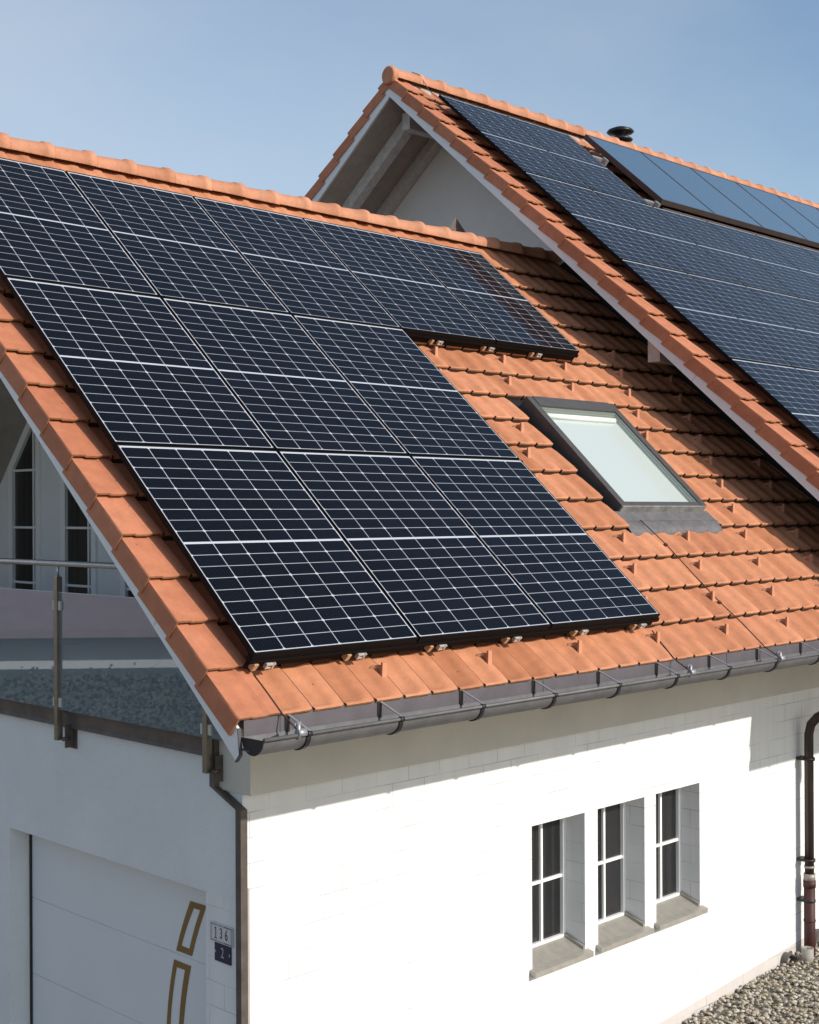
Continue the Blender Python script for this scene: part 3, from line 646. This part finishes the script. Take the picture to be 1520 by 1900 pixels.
timber([(6.58, 2.155, 2.11), (7.49, 2.155, 2.11), (7.49, 2.29, 2.11), (6.58, 2.29, 2.11), (6.58, 2.155, 2.295), (7.49, 2.155, 2.295), (7.49, 2.29, 2.34), (6.58, 2.29, 2.34)], 'purlin', m=mat('old_purlin_end', (.74, .66, .63), .8, noise=.3, nscale=22), lab='square purlin end under the verge')
mb = MB(); mb.prism([(6.50, 4.50, 3.60), (6.27, 4.5, 3.80), (6.13, 4.50, 3.60)], (0.05, .1, -.05)); sub(mb.build('roof_flashing', mat('dark_flashing', (.13, .10, .095), .6)), mroof)
mb = MB(); mb.prism([F(7.484, -.28, -.17), F(7.484, 5.30, -.17), F(7.484, 5.12, .30), F(7.484, -.28, .30)], (.012, 0, 0)); sub(mb.build('wall_sheet', mat('black_wall_sheet', (.012, .011, .011), .7)), mroof)  # black sheet on the gable wall between tiles and soffit
# main gutter (its shadow falls on the side wall)
gp = F(0, ME0, .485)
mg = make_gutter(main, X_MV + .02, XM1, gp.y - .06, gp.z - .085, [X_MV + .35 + .622 * k for k in range(17)], .085, 'gutter of the main roof')
# downpipe
cx, cy = 6.885, .80
mb = MB(); path = [(cx, cy, -2.62), (cx, cy, -1.30), (cx + .004, cy - .02, -1.21), (cx + .015, cy - .08, -1.14), (cx + .04, cy - .17, -1.09), (cx + .3, -.75, -.78), (cx + .33, gp.y + .02, -.68), (cx + .33, gp.y - .04, gp.z - .16)]
mb.tube(path, .041, 14); dp = addm(mb.build('downpipe', PIPEB)); dp['label'] = 'dark brown downpipe with an elbow'
mb = MB(); mb.tube([(cx, cy, -2.66), (cx, cy, -3.45)], .05, 14); mb.tube([(cx, cy, -2.60), (cx, cy, -2.66)], .056, 14); mb.tube([(cx, cy, -2.95), (cx, cy, -2.965)], .054, 14); sub(mb.build('standpipe', PIPER), dp)
mb = MB(); mb.tube([(cx, cy, -2.54), (cx, cy, -2.60)], .052, 14); mb.tube([(cx, cy, -2.47), (cx, cy, -2.49)], .046, 12); sub(mb.build('pipe_collar', mat('collar_grey', (.30, .26, .24), .5, .2)), dp)
for z in (-1.52, -2.42, -2.78):
    mb = MB(); mb.box((cx - .05, cy + .02, z - .012), (cx + .05, Y_WALL - .001, z + .012)); mb.tube([(cx, cy, z - .012), (cx, cy, z + .012)], .053, 12); sub(mb.build('pipe_clip', DARKM), dp)
# roof vent cowl
vt = MB(); vx, vy, vz = 11.39, 6.10, 5.735
prof = [(.075, 0), (.075, .12), (.16, .16), (.178, .18), (.155, .20), (.08, .205), (.07, .24), (.17, .268), (.195, .29), (.17, .32), (.08, .355), (.0, .362)]
vt.sweep([[Vector((vx + math.cos(2 * PI * k / 24) * max(r_, .002), vy + math.sin(2 * PI * k / 24) * max(r_, .002), vz + h)) for k in range(24)] for r_, h in prof])
vo = sub(vt.build('vent_cowl', mat('black_cowl', (.012, .012, .014), .35, .1)), mroof); vo['label'] = 'black double-disc roof vent on the ridge'

# ================================================================== SOLAR MODULES
PW, PH = 1.134, 1.62
PITCH_U, PITCH_V = 1.149, 1.6325
def module_meshes():
    fr = MB(); d = .035; e = .010; es = .005
    for a, b in (((0, 0, -d), (es, PH, 0)), ((PW - es, 0, -d), (PW, PH, 0)), ((es, 0, -d), (PW - es, e, 0)), ((es, PH - e, -d), (PW - es, PH, 0))): fr.box(a, b)
    # white backsheet inside the frame, then the cells
    ce = MB(); z0 = -.0025; ce.quad((es, e, z0), (PW - es, e, z0), (PW - es, PH - e, z0), (es, PH - e, z0), m=0)
    mu, mv, mvt, mid = .011, .016, .024, .013
    cw = (PW - 2 * mu) / 6; ch = (PH - mv - mvt - mid) / 18; g = .0018; gv = .0022; ck = .0085
    for r in range(18):
        vv = mv + r * ch + (mid if r >= 9 else 0)
        for c in range(6):
            a0_, a1_ = mu + c * cw + gv, mu + (c + 1) * cw - gv; b0_, b1_ = vv + g, vv + ch - g
            z = -.0021
            # half-cut cells: chamfered corners on alternate sides
            lo = r % 2 == 0
            pts = [(a0_ + ck, b0_), (a1_ - ck, b0_), (a1_, b0_ + ck), (a1_, b1_), (a0_, b1_), (a0_, b0_ + ck)] if lo else [(a0_, b0_), (a1_, b0_), (a1_, b1_ - ck), (a1_ - ck, b1_), (a0_ + ck, b1_), (a0_, b1_ - ck)]
            ce.poly([(x, y, z) for x, y in pts], m=1, tv=random.random())
    return fr, ce
fr_mb, ce_mb = module_meshes()
fr0 = fr_mb.build('frame', BLACKFR); ce0 = ce_mb.build('cell_sheet', [BACKSH, CELL])
first = [True]
def module(u, v, w, label, group):
    t = thing('solar_panel', label, 'solar panel', (0, 0, 0), group)
    t.matrix_basis = Matrix.Translation(F(u, v, w)) @ RM.to_4x4()
    if first[0]: a, b = fr0, ce0; first[0] = False
    else: a, b = fr0.copy(), ce0.copy(); COL.objects.link(a); COL.objects.link(b)
    a.parent = t; b.parent = t
    return t
rown = ['bottom', 'middle', 'top']; ordn = ['leftmost', 'second', 'third', 'fourth', 'rightmost']
for r in range(3):
    for c in range(3 if r < 2 else 5):
        if r == 2 and c == 4: lab = 'dark solar panel at the right end of the top row, partly reflecting the verge'
        elif r == 2 and c == 3: lab = 'dark solar panel fourth along the top row, first one overhanging bare tiles'
        elif r < 2 and c == 2: lab = 'dark solar panel at the right end of the %s row on the garage wing roof' % rown[r]
        elif c == 1: lab = 'dark solar panel second from the left in the %s row on the garage wing roof' % rown[r]
        elif c == 2: lab = 'dark solar panel in the middle of the top row on the garage wing roof'
        else: lab = 'dark solar panel at the left end of the %s row beside the verge tiles' % rown[r]
        module(c * PITCH_U, r * PITCH_V, 0, lab, 'solar panels on the garage wing roof')
rw = ['top', 'second', 'third', 'fourth']
cn = ['first', 'second', 'third', 'fourth', 'fifth', 'sixth', 'seventh']
for r, n in ((0, 2), (1, 7), (2, 5), (3, 3)):
    for c in range(n):
        if r == 0: lab = ('blue-sheened solar panel highest on the main roof, next to the gable peak', 'blue-sheened solar panel in the short top row beside the thermal collectors')[c]
        else: lab = 'blue-sheened solar panel, %s from the left verge in the %s row on the main roof' % (cn[c], rw[r])
        module(6.712 + c * PITCH_U, 7.386 - (r + 1) * PITCH_V + .012, .597, lab, 'solar panels on the main roof')

# mounting rails with hooks and cut ends below the visible edges
def rail(u0, u1, v, hooks, label):
    t = thing('mounting_rail', label, 'mounting rail', tuple(F(u0, v, -.09)), 'mounting rails under the panels')
    inv = Matrix.Translation(t.location).inverted()
    def put(m_, n, mt): o = m_.build(n, mt); o.parent = t; o.matrix_parent_inverse = inv; return o
    m_ = MB(); m_.box((u0, v - .001, -.072), (u1, v + .04, -.0385), T=F); m_.box((u0, v - .006, -.062), (u1, v - .001, -.050), T=F); m_.box((u0 + .005, v + .020, -.122), (u1 - .005, v + .032, -.0725), T=F)  # last box is an added skirt blocking sun and view under the panels
    put(m_, 'rail', BLACKFR)
    for u in hooks:
        m_ = MB(); m_.prism([F(u - .016, v - .012, -.112), F(u + .010, v - .012, -.112), F(u + .016, v - .012, -.073), F(u - .010, v - .012, -.073)], F.V * .05); put(m_, 'rail_end', mat('cut_rail_end', (.50, .30, .17), .5, noise=.2))  # tan colour carries the tile reflection on the cut aluminium
        m_ = MB(); q = u + .095; v -= .022
        for a, b in (((q - .028, -.107), (q - .018, -.074)), ((q + .014, -.107), (q + .024, -.074)), ((q - .018, -.084), (q + .03, -.074)), ((q - .018, -.106), (q + .006, -.098))): m_.box((a[0], v + .008, a[1]), (b[0], v + .03, b[1]), T=F)
        v += .022; put(m_, 'roof_hook', mat('hook_aluminium', (.72, .71, .69), .35, .5))
rail(.0, 3.46, -.0, [.04, .66, 1.28, 1.93, 2.58, 3.21], 'black mounting rail with hooks below the lowest row of panels')
rail(3.46, 5.75, 3.265, [3.84, 4.48, 5.12], 'black mounting rail with hooks below the overhanging top row panels')
for v, n_, lab in ((1.615, 3.47, 'thin rail tip poking out right of the panels between bottom and middle rows'),):
    m_ = MB(); m_.box((.0, v, -.045), (n_, v + .012, -.012), T=F); tag(m_.build('mounting_rail', BLACKFR), lab, 'mounting rail', 'mounting rails under the panels')

# solar thermal collectors
def collector(i, u, last):
    w = .655; v0, v1 = 5.905, 7.43; wd = 1.155
    t = thing('thermal_collector', ['smooth blue thermal collector nearest the gable, with brown side edge', 'second smooth thermal collector from the gable end', 'third smooth thermal collector, just right of the vent cowl', 'fourth smooth thermal collector along the ridge', 'fifth smooth thermal collector at the right picture edge', 'sixth smooth thermal collector, outermost at the right'][i], 'solar collector', tuple(F(u, v0, w)), 'thermal collectors along the main ridge')
    inv = Matrix.Translation(t.location).inverted()
    def put(m_, n, mt): o = m_.build(n, mt); o.parent = t; o.matrix_parent_inverse = inv
    m_ = MB()
    for a, b in (((u, v0), (u + .012, v1)), ((u + wd - .012, v0), (u + wd, v1)), ((u + .012, v0), (u + wd - .012, v0 + .014)), ((u + .012, v1 - .014), (u + wd - .012, v1))): m_.box((a[0], a[1], w - .065), (b[0], b[1], w), T=F)
    put(m_, 'frame', mat('collector_frame_brown', (.085, .065, .062), .5, .2, noise=.25))
    m_ = MB(); m_.quad(F(u + .012, v0 + .014, w - .004), F(u + wd - .012, v0 + .014, w - .004), F(u + wd - .012, v1 - .014, w - .004), F(u + .012, v1 - .014, w - .004)); put(m_, 'glass', COLLG)
for i in range(6): collector(i, 9.345 + i * 1.158, i == 5)
m_ = MB(); m_.box((9.36, 5.80, .52), (16.3, 5.86, .575), T=F); m_.box((9.36, 5.865, .50), (16.3, 5.895, .54), T=F)
cr = tag(m_.build('collector_rail', mat('rail_brown', (.26, .20, .17), .4, .6, noise=.5)), 'long brown rail under the lower edge of the thermal collectors', 'mounting rail')
for k, (u, v) in enumerate(((9.08, 6.92), (9.10, 5.93))):
    m_ = MB(); m_.box((u, v, .53), (u + .20, v + .05, .575), T=F); m_.box((u + .18, v - .06, .52), (u + .22, v + .02, .60), T=F)
    tag(m_.build('rail_stub', ZINCL), ['upper silver rail end sticking out left of the collectors', 'lower silver rail end sticking out left of the collectors'][k], 'rail end', 'rail ends beside the collectors')

# ================================================================== GLASS RAILING ON THE BALCONY
XRL = .525
rg = thing('glass_railing', 'glass balcony railing with steel handrail and brushed posts on the garage wing', 'railing', (XRL, 1.1, -.8))
inv = Matrix.Translation(rg.location).inverted()
def putr(m_, n, mt, p=None):
    o = m_.build(n, mt)
    if p is None: o.parent = rg; o.matrix_parent_inverse = inv
    else: o.parent = p
    return o
m_ = MB(); m_.tube([(XRL, 7.2, .362), (XRL, 1.0, .362)], .0195, 12); putr(m_, 'handrail', STEEL)
posts = [2.735, 1.105, 4.37, 6.0]
for y in posts:
    m_ = MB(); m_.box((XRL - .02, y - .02, -.80), (XRL + .02, y + .02, .275)); po = putr(m_, 'post', POSTM)
    m_ = MB(); m_.tube([(XRL, y, .275), (XRL, y, .35)], .009, 8); m_.box((XRL - .012, y - .012, .275), (XRL + .012, y + .012, .282)); putr(m_, 'rail_support', STEEL, po)
    m_ = MB(); m_.box((XRL + .02, y - .055, -.85), (X_WALL + .004, y - .045, -.70)); m_.box((X_WALL - .010, y - .085, -.86), (X_WALL - .001, y - .012, -.69)); m_.tube([(XRL - .0, y - .05, -.79), (XRL + .05, y - .05, -.79)], .014, 8); putr(m_, 'wall_bracket', BROWNM, po)
    for z in (.085, -.55):
        m_ = MB(); m_.box((XRL + .021, y - .055, z - .03), (XRL + .045, y + .055, z + .03)); m_.box((XRL - .012, y + .0205, z - .03), (XRL + .021, y + .05, z + .03)); m_.box((XRL - .012, y - .05, z - .03), (XRL + .021, y - .0205, z + .03)); putr(m_, 'glass_clamp', CLAMP, po)
for ya, yb_ in ((2.715, 1.125), (4.35, 2.755), (5.98, 4.39), (1.085, .95)):
    m_ = MB(); m_.box((XRL + .0, yb_, -.60), (XRL + .008, ya, .17)); putr(m_, 'glass_panel', RGLASS)
    m_ = MB(); m_.box((XRL - .001, yb_, .1705), (XRL + .009, ya, .1745)); putr(m_, 'glass_edge', mat('glass_edge', (.55, .58, .56), .3))
m_ = MB(); m_.prism([(X_WALL - .03, 7.2, -.60), (X_WALL - .03, 7.2, -.70), (X_WALL - .045, 7.2, -.722), (X_WALL - .002, 7.2, -.722), (X_WALL - .002, 7.2, -.60)], (0, -6.05, 0)); m_.box((X_WALL - .05, 1.15, -.622), (X_WALL + .16, 7.2, -.600))
cop = addw(m_.build('parapet_coping', BROWNM)); cop['label'] = 'weathered brown metal coping under the glass'

# ================================================================== HOUSE NUMBER PLATES
def text_mesh(s, size):
    cu = bpy.data.curves.new('t', 'FONT'); cu.body = s; cu.size = size; cu.extrude = .0008; cu.align_x = 'CENTER'; cu.align_y = 'CENTER'
    ob = bpy.data.objects.new('t', cu); COL.objects.link(ob); bpy.context.view_layer.update()
    me = bpy.data.meshes.new_from_object(ob.evaluated_get(bpy.context.evaluated_depsgraph_get())); bpy.data.objects.remove(ob); return me
def plate(name, y0, y1, z0, z1, x, m, label):
    t = thing(name, label, 'house number', (x, (y0 + y1) / 2, (z0 + z1) / 2)); b = MB(); hy, hz = abs(y1 - y0) / 2, (z1 - z0) / 2
    b.box((-.012, -hy, -hz), (0, hy, hz)); b.build('plate', m).parent = t; return t, hy, hz
ENW = mat('white_enamel', (.60, .60, .62), .3); INK = mat('black_enamel', (.015, .015, .022), .4); BLU = mat('navy_enamel', (.016, .020, .060), .35)
XP = X + .0075
t, hy, hz = plate('number_plate', .993, 1.202, -1.797, -1.688, XP, ENW, 'white enamel house number plate reading 136 with dark patterned border')
b = MB()
for k in range(17):
    yy = -hy + .008 + (2 * hy - .016) * k / 16; w_ = random.uniform(.003, .006); h_ = random.uniform(.003, .008)
    for s_ in (-1, 1): b.box((-.0130, yy - w_, s_ * (hz - .008) - h_ / 2), (-.0121, yy + w_ * .7, s_ * (hz - .008) + h_ / 2))
for k in range(9):
    zz = -hz + .008 + (2 * hz - .016) * k / 8
    for s_ in (-1, 1): b.box((-.0130, s_ * (hy - .009) - .003, zz - .004), (-.0121, s_ * (hy - .009) + .003, zz + .003))
b.build('border', INK).parent = t
def put_text(t, s, size, sx, x, dy=0, m=INK):
    me = text_mesh(s, size); me.materials.clear(); me.materials.append(m)
    me.transform(Matrix(((0, 0, -1, x), (-sx, 0, 0, dy), (0, 1, 0, 0), (0, 0, 0, 1))))
    o = bpy.data.objects.new('numeral', me); COL.objects.link(o); o.parent = t
for ch, dy in (('1', .050), ('3', .0), ('6', -.050)): put_text(t, ch, .088, .62, -.0127, dy)
b = MB(); b.box((-.0133, .040, -.033), (-.0122, .062, -.028)); b.box((-.0133, .052, .022), (-.0122, .060, .028)); b.build('numeral_serif', INK).parent = t
t2, hy, hz = plate('number_plate', 1.014, 1.162, -1.905, -1.800, XP + .002, BLU, 'small dark blue enamel plate with the numeral 2 below the 136 plate')
put_text(t2, '2', .085, .72, -.0127, 0, mat('grey_enamel', (.42, .42, .46), .4))
b = MB(); b.box((-.0128, hy - .012, -.006), (-.0121, hy - .004, .008)); b.box((-.0128, -hy + .004, -.006), (-.0121, -hy + .012, .008)); b.build('fixing', mat('grey_enamel')).parent = t2

# ================================================================== LIGHTNING WIRES
def wire(pts, label, clips=()):
    m_ = MB(); P = []
    for a, b in zip(pts, pts[1:]):
        for k in range(6): P.append(Vector(a).lerp(Vector(b), k / 6))
    P.append(Vector(pts[-1])); m_.tube(P, .0042, 6)
    for c in clips: m_.box((c[0] - .014, c[1] - .012, -.012 + c[2]), (c[0] + .014, c[1] + .012, .006 + c[2]), T=F)
    return tag(m_.build('lightning_wire', COPPERY), label, 'wire', 'lightning conductor wires on the roofs')
wz = W0 + .02
def clampblock(m_, p): pass
wire([F(.07, .0, wz - .02), F(.06, -.15, wz), F(.055, -.30, wz + .012), (.05, GY - .085, GZ + .01)], 'thin dark wire from the lowest panel corner over the eave to the gutter end')
wire([F(3.44, -.02, wz), F(3.41, -.15, wz + .006), F(3.385, -.30, wz + .014), (3.375, GY - .085, GZ + .012)], 'short dark wire running from the right corner of the panels to the gutter', ())
wire([F(4.47, 1.08, wz + .01), F(4.50, .80, wz + .012), F(4.49, .45, wz + .012), F(4.49, .17, wz + .012), F(4.52, -.05, wz + .012), F(4.515, -.30, wz + .016), (4.51, GY - .085, GZ + .012)], 'long dark wire running from below the skylight down to the gutter', ((4.50, .80, wz + .01), (4.49, .17, wz + .01)))
wire([(6.75, MRIDGE.y, MRIDGE.z + .115), (6.78, MRIDGE.y - .1, MRIDGE.z + .06), F(6.85, 7.7, .505), F(6.9, 7.42, .50)], 'dark wire draped over the main ridge to the highest panel')
def conductor_clamp(x, lab):
    t = MB(); t.tube([(x - .02, GY - .082, GZ + .012), (x + .03, GY - .082, GZ + .012)], .020, 8); t.tube([(x - .012, GY - .085, GZ - .01), (x - .012, GY - .085, GZ + .06)], .010, 8); t.tube([(x - .03, GY - .07, GZ + .05), (x + .02, GY - .06, GZ + .055)], .009, 6)
    tag(t.build('conductor_clamp', ZINCL), lab, 'clamp', 'wire clamps on the gutter')
conductor_clamp(.05, 'metal wire clamp on the gutter near its left end'); conductor_clamp(3.375, 'metal wire clamp on the gutter right of the panels'); conductor_clamp(4.51, 'metal wire clamp on the gutter at the foot of the long wire')

# ================================================================== GROUND
def gz(x, y): return -3.39 + .066 * (max(-6, min(13, x)) - 4.9) - .0 * y
gm = MB(); xs_ = [-900, -200, -60, -20, -6] + [-6 + k for k in range(1, 20)] + [30, 80, 300, 900]; ys_ = [-900, -200, -60, -20] + [-20 + 2 * k for k in range(1, 25)] + [60, 200, 900]
idx = [[gm.vert((x, y, gz(x, y) - .02)) for x in xs_] for y in ys_]
for j in range(len(ys_) - 1):
    for i in range(len(xs_) - 1): gm.face((idx[j][i], idx[j][i + 1], idx[j + 1][i + 1], idx[j + 1][i]))
gravelm = mat('gravel_bed', (.30, .265, .21), .95, noise=.6, nscale=30, bump=1.0, bscale=50)
tag(gm.build('ground', gravelm), kind='structure')
pm = MB()
PEB = [mat('pebble_%s' % n, c, .8, noise=.35, nscale=30) for n, c in (('grey', (.43, .385, .32)), ('tan', (.50, .42, .30)), ('pale', (.62, .57, .50)), ('dark', (.29, .26, .215)))]
t_ = (1 + 5 ** .5) / 2
ico = [Vector(v).normalized() for v in ((-1, t_, 0), (1, t_, 0), (-1, -t_, 0), (1, -t_, 0), (0, -1, t_), (0, 1, t_), (0, -1, -t_), (0, 1, -t_), (t_, 0, -1), (t_, 0, 1), (-t_, 0, -1), (-t_, 0, 1))]
icf = ((0, 11, 5), (0, 5, 1), (0, 1, 7), (0, 7, 10), (0, 10, 11), (1, 5, 9), (5, 11, 4), (11, 10, 2), (10, 7, 6), (7, 1, 8), (3, 9, 4), (3, 4, 2), (3, 2, 6), (3, 6, 8), (3, 8, 9), (4, 9, 5), (2, 4, 11), (6, 2, 10), (8, 6, 7), (9, 8, 1))
rnd = random.Random(3); cnt = 0
while cnt < 17000:
    x = rnd.uniform(3.6, 8.8); y = rnd.uniform(-2.2, .885)
    if x + y * -1.0 < 3.2: continue
    cnt += 1
    s = rnd.uniform(.009, .020); M_ = Matrix.Rotation(rnd.uniform(0, 6.3), 3, 'Z') @ Matrix.Rotation(rnd.uniform(-.5, .5), 3, 'X')
    sc = Vector((s * rnd.uniform(1, 1.6), s, s * rnd.uniform(.55, .85))); c_ = Vector((x, y, gz(x, y) + rnd.uniform(-.014, .016)))
    b0 = [pm.vert(c_ + M_ @ Vector((v.x * sc.x, v.y * sc.y, v.z * sc.z)) * rnd.uniform(.9, 1.1)) for v in ico]
    k = rnd.choices((0, 1, 2, 3), (5, 3, 2, 2))[0]
    for f in icf: pm.face([b0[i] for i in f], k, .5, True)
tag(pm.build('gravel', PEB), 'loose grey and tan pebbles along the foot of the white wall', kind='stuff')
# bits at the wall foot
m_ = MB(); cx2, cy2 = 6.735, .74; n = 18; zg = gz(cx2, cy2)
m_.sweep([[Vector((cx2 + math.cos(2 * PI * k / n) * r_, cy2 + math.sin(2 * PI * k / n) * r_, zg + h)) for k in range(n)] for r_, h in ((.052, -.05), (.052, .115), (.046, .115), (.046, .0))])
tag(m_.build('pipe_stub', GRAYPL), 'short open grey pipe stub standing in the gravel left of the maroon pipe', 'pipe')
def arch(cx_, y, r, lab, w_=.015):
    m = MB(); z = gz(cx_, y)
    for k in range(10):
        a, b = PI * k / 10, PI * (k + 1) / 10
        P = []
        for dy in (0, -.06):
            P += [(cx_ - math.cos(a) * r, y + dy, z + math.sin(a) * r), (cx_ - math.cos(b) * r, y + dy, z + math.sin(b) * r), (cx_ - math.cos(b) * (r - w_), y + dy, z + math.sin(b) * (r - w_)), (cx_ - math.cos(a) * (r - w_), y + dy, z + math.sin(a) * (r - w_))]
        m.box8(P)
    m.prism([(cx_ - math.cos(PI * k / 10) * (r - w_), y - .002, z + math.sin(PI * k / 10) * (r - w_)) for k in range(11)], (0, -.008, 0))
    tag(m.build('wall_grille', mat('dark_plastic', (.10, .085, .08), .6)), lab, 'vent', 'arched vents at the wall foot')
arch(6.62, Y_WALL - .002, .075, 'small dark arched vent left of the pipe stub at the wall foot'); arch(7.18, Y_WALL - .002, .12, 'dark arched vent right of the maroon pipe at the wall foot')

# ================================================================== NEIGHBOURS MIRRORED IN THE GLASS
nh = thing('neighbour_house', 'white neighbour house with reddish roof mirrored in the balcony glass', 'house', (-22, 26, -6))
inv = Matrix.Translation(nh.location).inverted()
def putn(m_, n, mt, p=None):
    o = m_.build(n, mt)
    if p: o.parent = p
    else: o.parent = nh; o.matrix_parent_inverse = inv
    return o
d_ = Vector((.75, .66, 0)).normalized(); e_ = Vector((-d_.y, d_.x, 0)); O_ = Vector((-15, 17, 0))
def NP(a, b, z): return O_ + d_ * a + e_ * b + Vector((0, 0, z))
m_ = MB(); m_.box((-16, 0, -7), (16, 9, -1.65), T=NP); nwl = putn(m_, 'wall', WHITE)
m_ = MB(); m_.prism([NP(-17, -.9, -1.76), NP(-17, 4.5, 2.5), NP(-17, 9.9, -1.76), NP(-17, 9.9, -1.94), NP(-17, 4.5, 2.3), NP(-17, -.9, -1.94)], d_ * 34); putn(m_, 'roof', mat('neighbour_roof', (.29, .23, .245), .8, noise=.2, nscale=3))
for a in (-6.8, -2, 1.5, 3): 
    m_ = MB(); m_.box((a, -.03, -2.6), (a + .45, -.003, -2.15), T=NP); putn(m_, 'window', DARKGLASS)
m_ = MB(); rnd2 = random.Random(5)
for k in range(34000):
    a, b, z = rnd2.uniform(-18, 18), rnd2.uniform(-3.2, -1.9), rnd2.uniform(-4.4, -2.42 + .05 * math.sin(rnd2.random() * 9))
    b = rnd2.uniform(-3.34, -3.12) if rnd2.random() < .8 else b; p = NP(a, b, z); u_ = Vector([rnd2.gauss(0, 1) for _ in range(3)]).normalized() * .04; v_ = u_.cross(Vector([rnd2.gauss(0, 1) for _ in range(3)])).normalized() * .035
    m_.poly([p - u_, p + v_, p + u_, p - v_])
hd = thing('hedge', 'long dark clipped hedge before the neighbour house, mirrored in the balcony glass', 'hedge', (-15, 14, -5.2)); o = m_.build('foliage', mat('hedge_leaves', (.13, .16, .13), .8, noise=.5)); o.parent = hd; o.matrix_parent_inverse = Matrix.Translation(hd.location).inverted()
m_ = MB(); m_.box((-18, -3.15, -6), (18, -2.0, -2.47), T=NP); o = m_.build('branches', mat('hedge_core', (.10, .125, .10), .9)); o.parent = hd; o.matrix_parent_inverse = Matrix.Translation(hd.location).inverted()
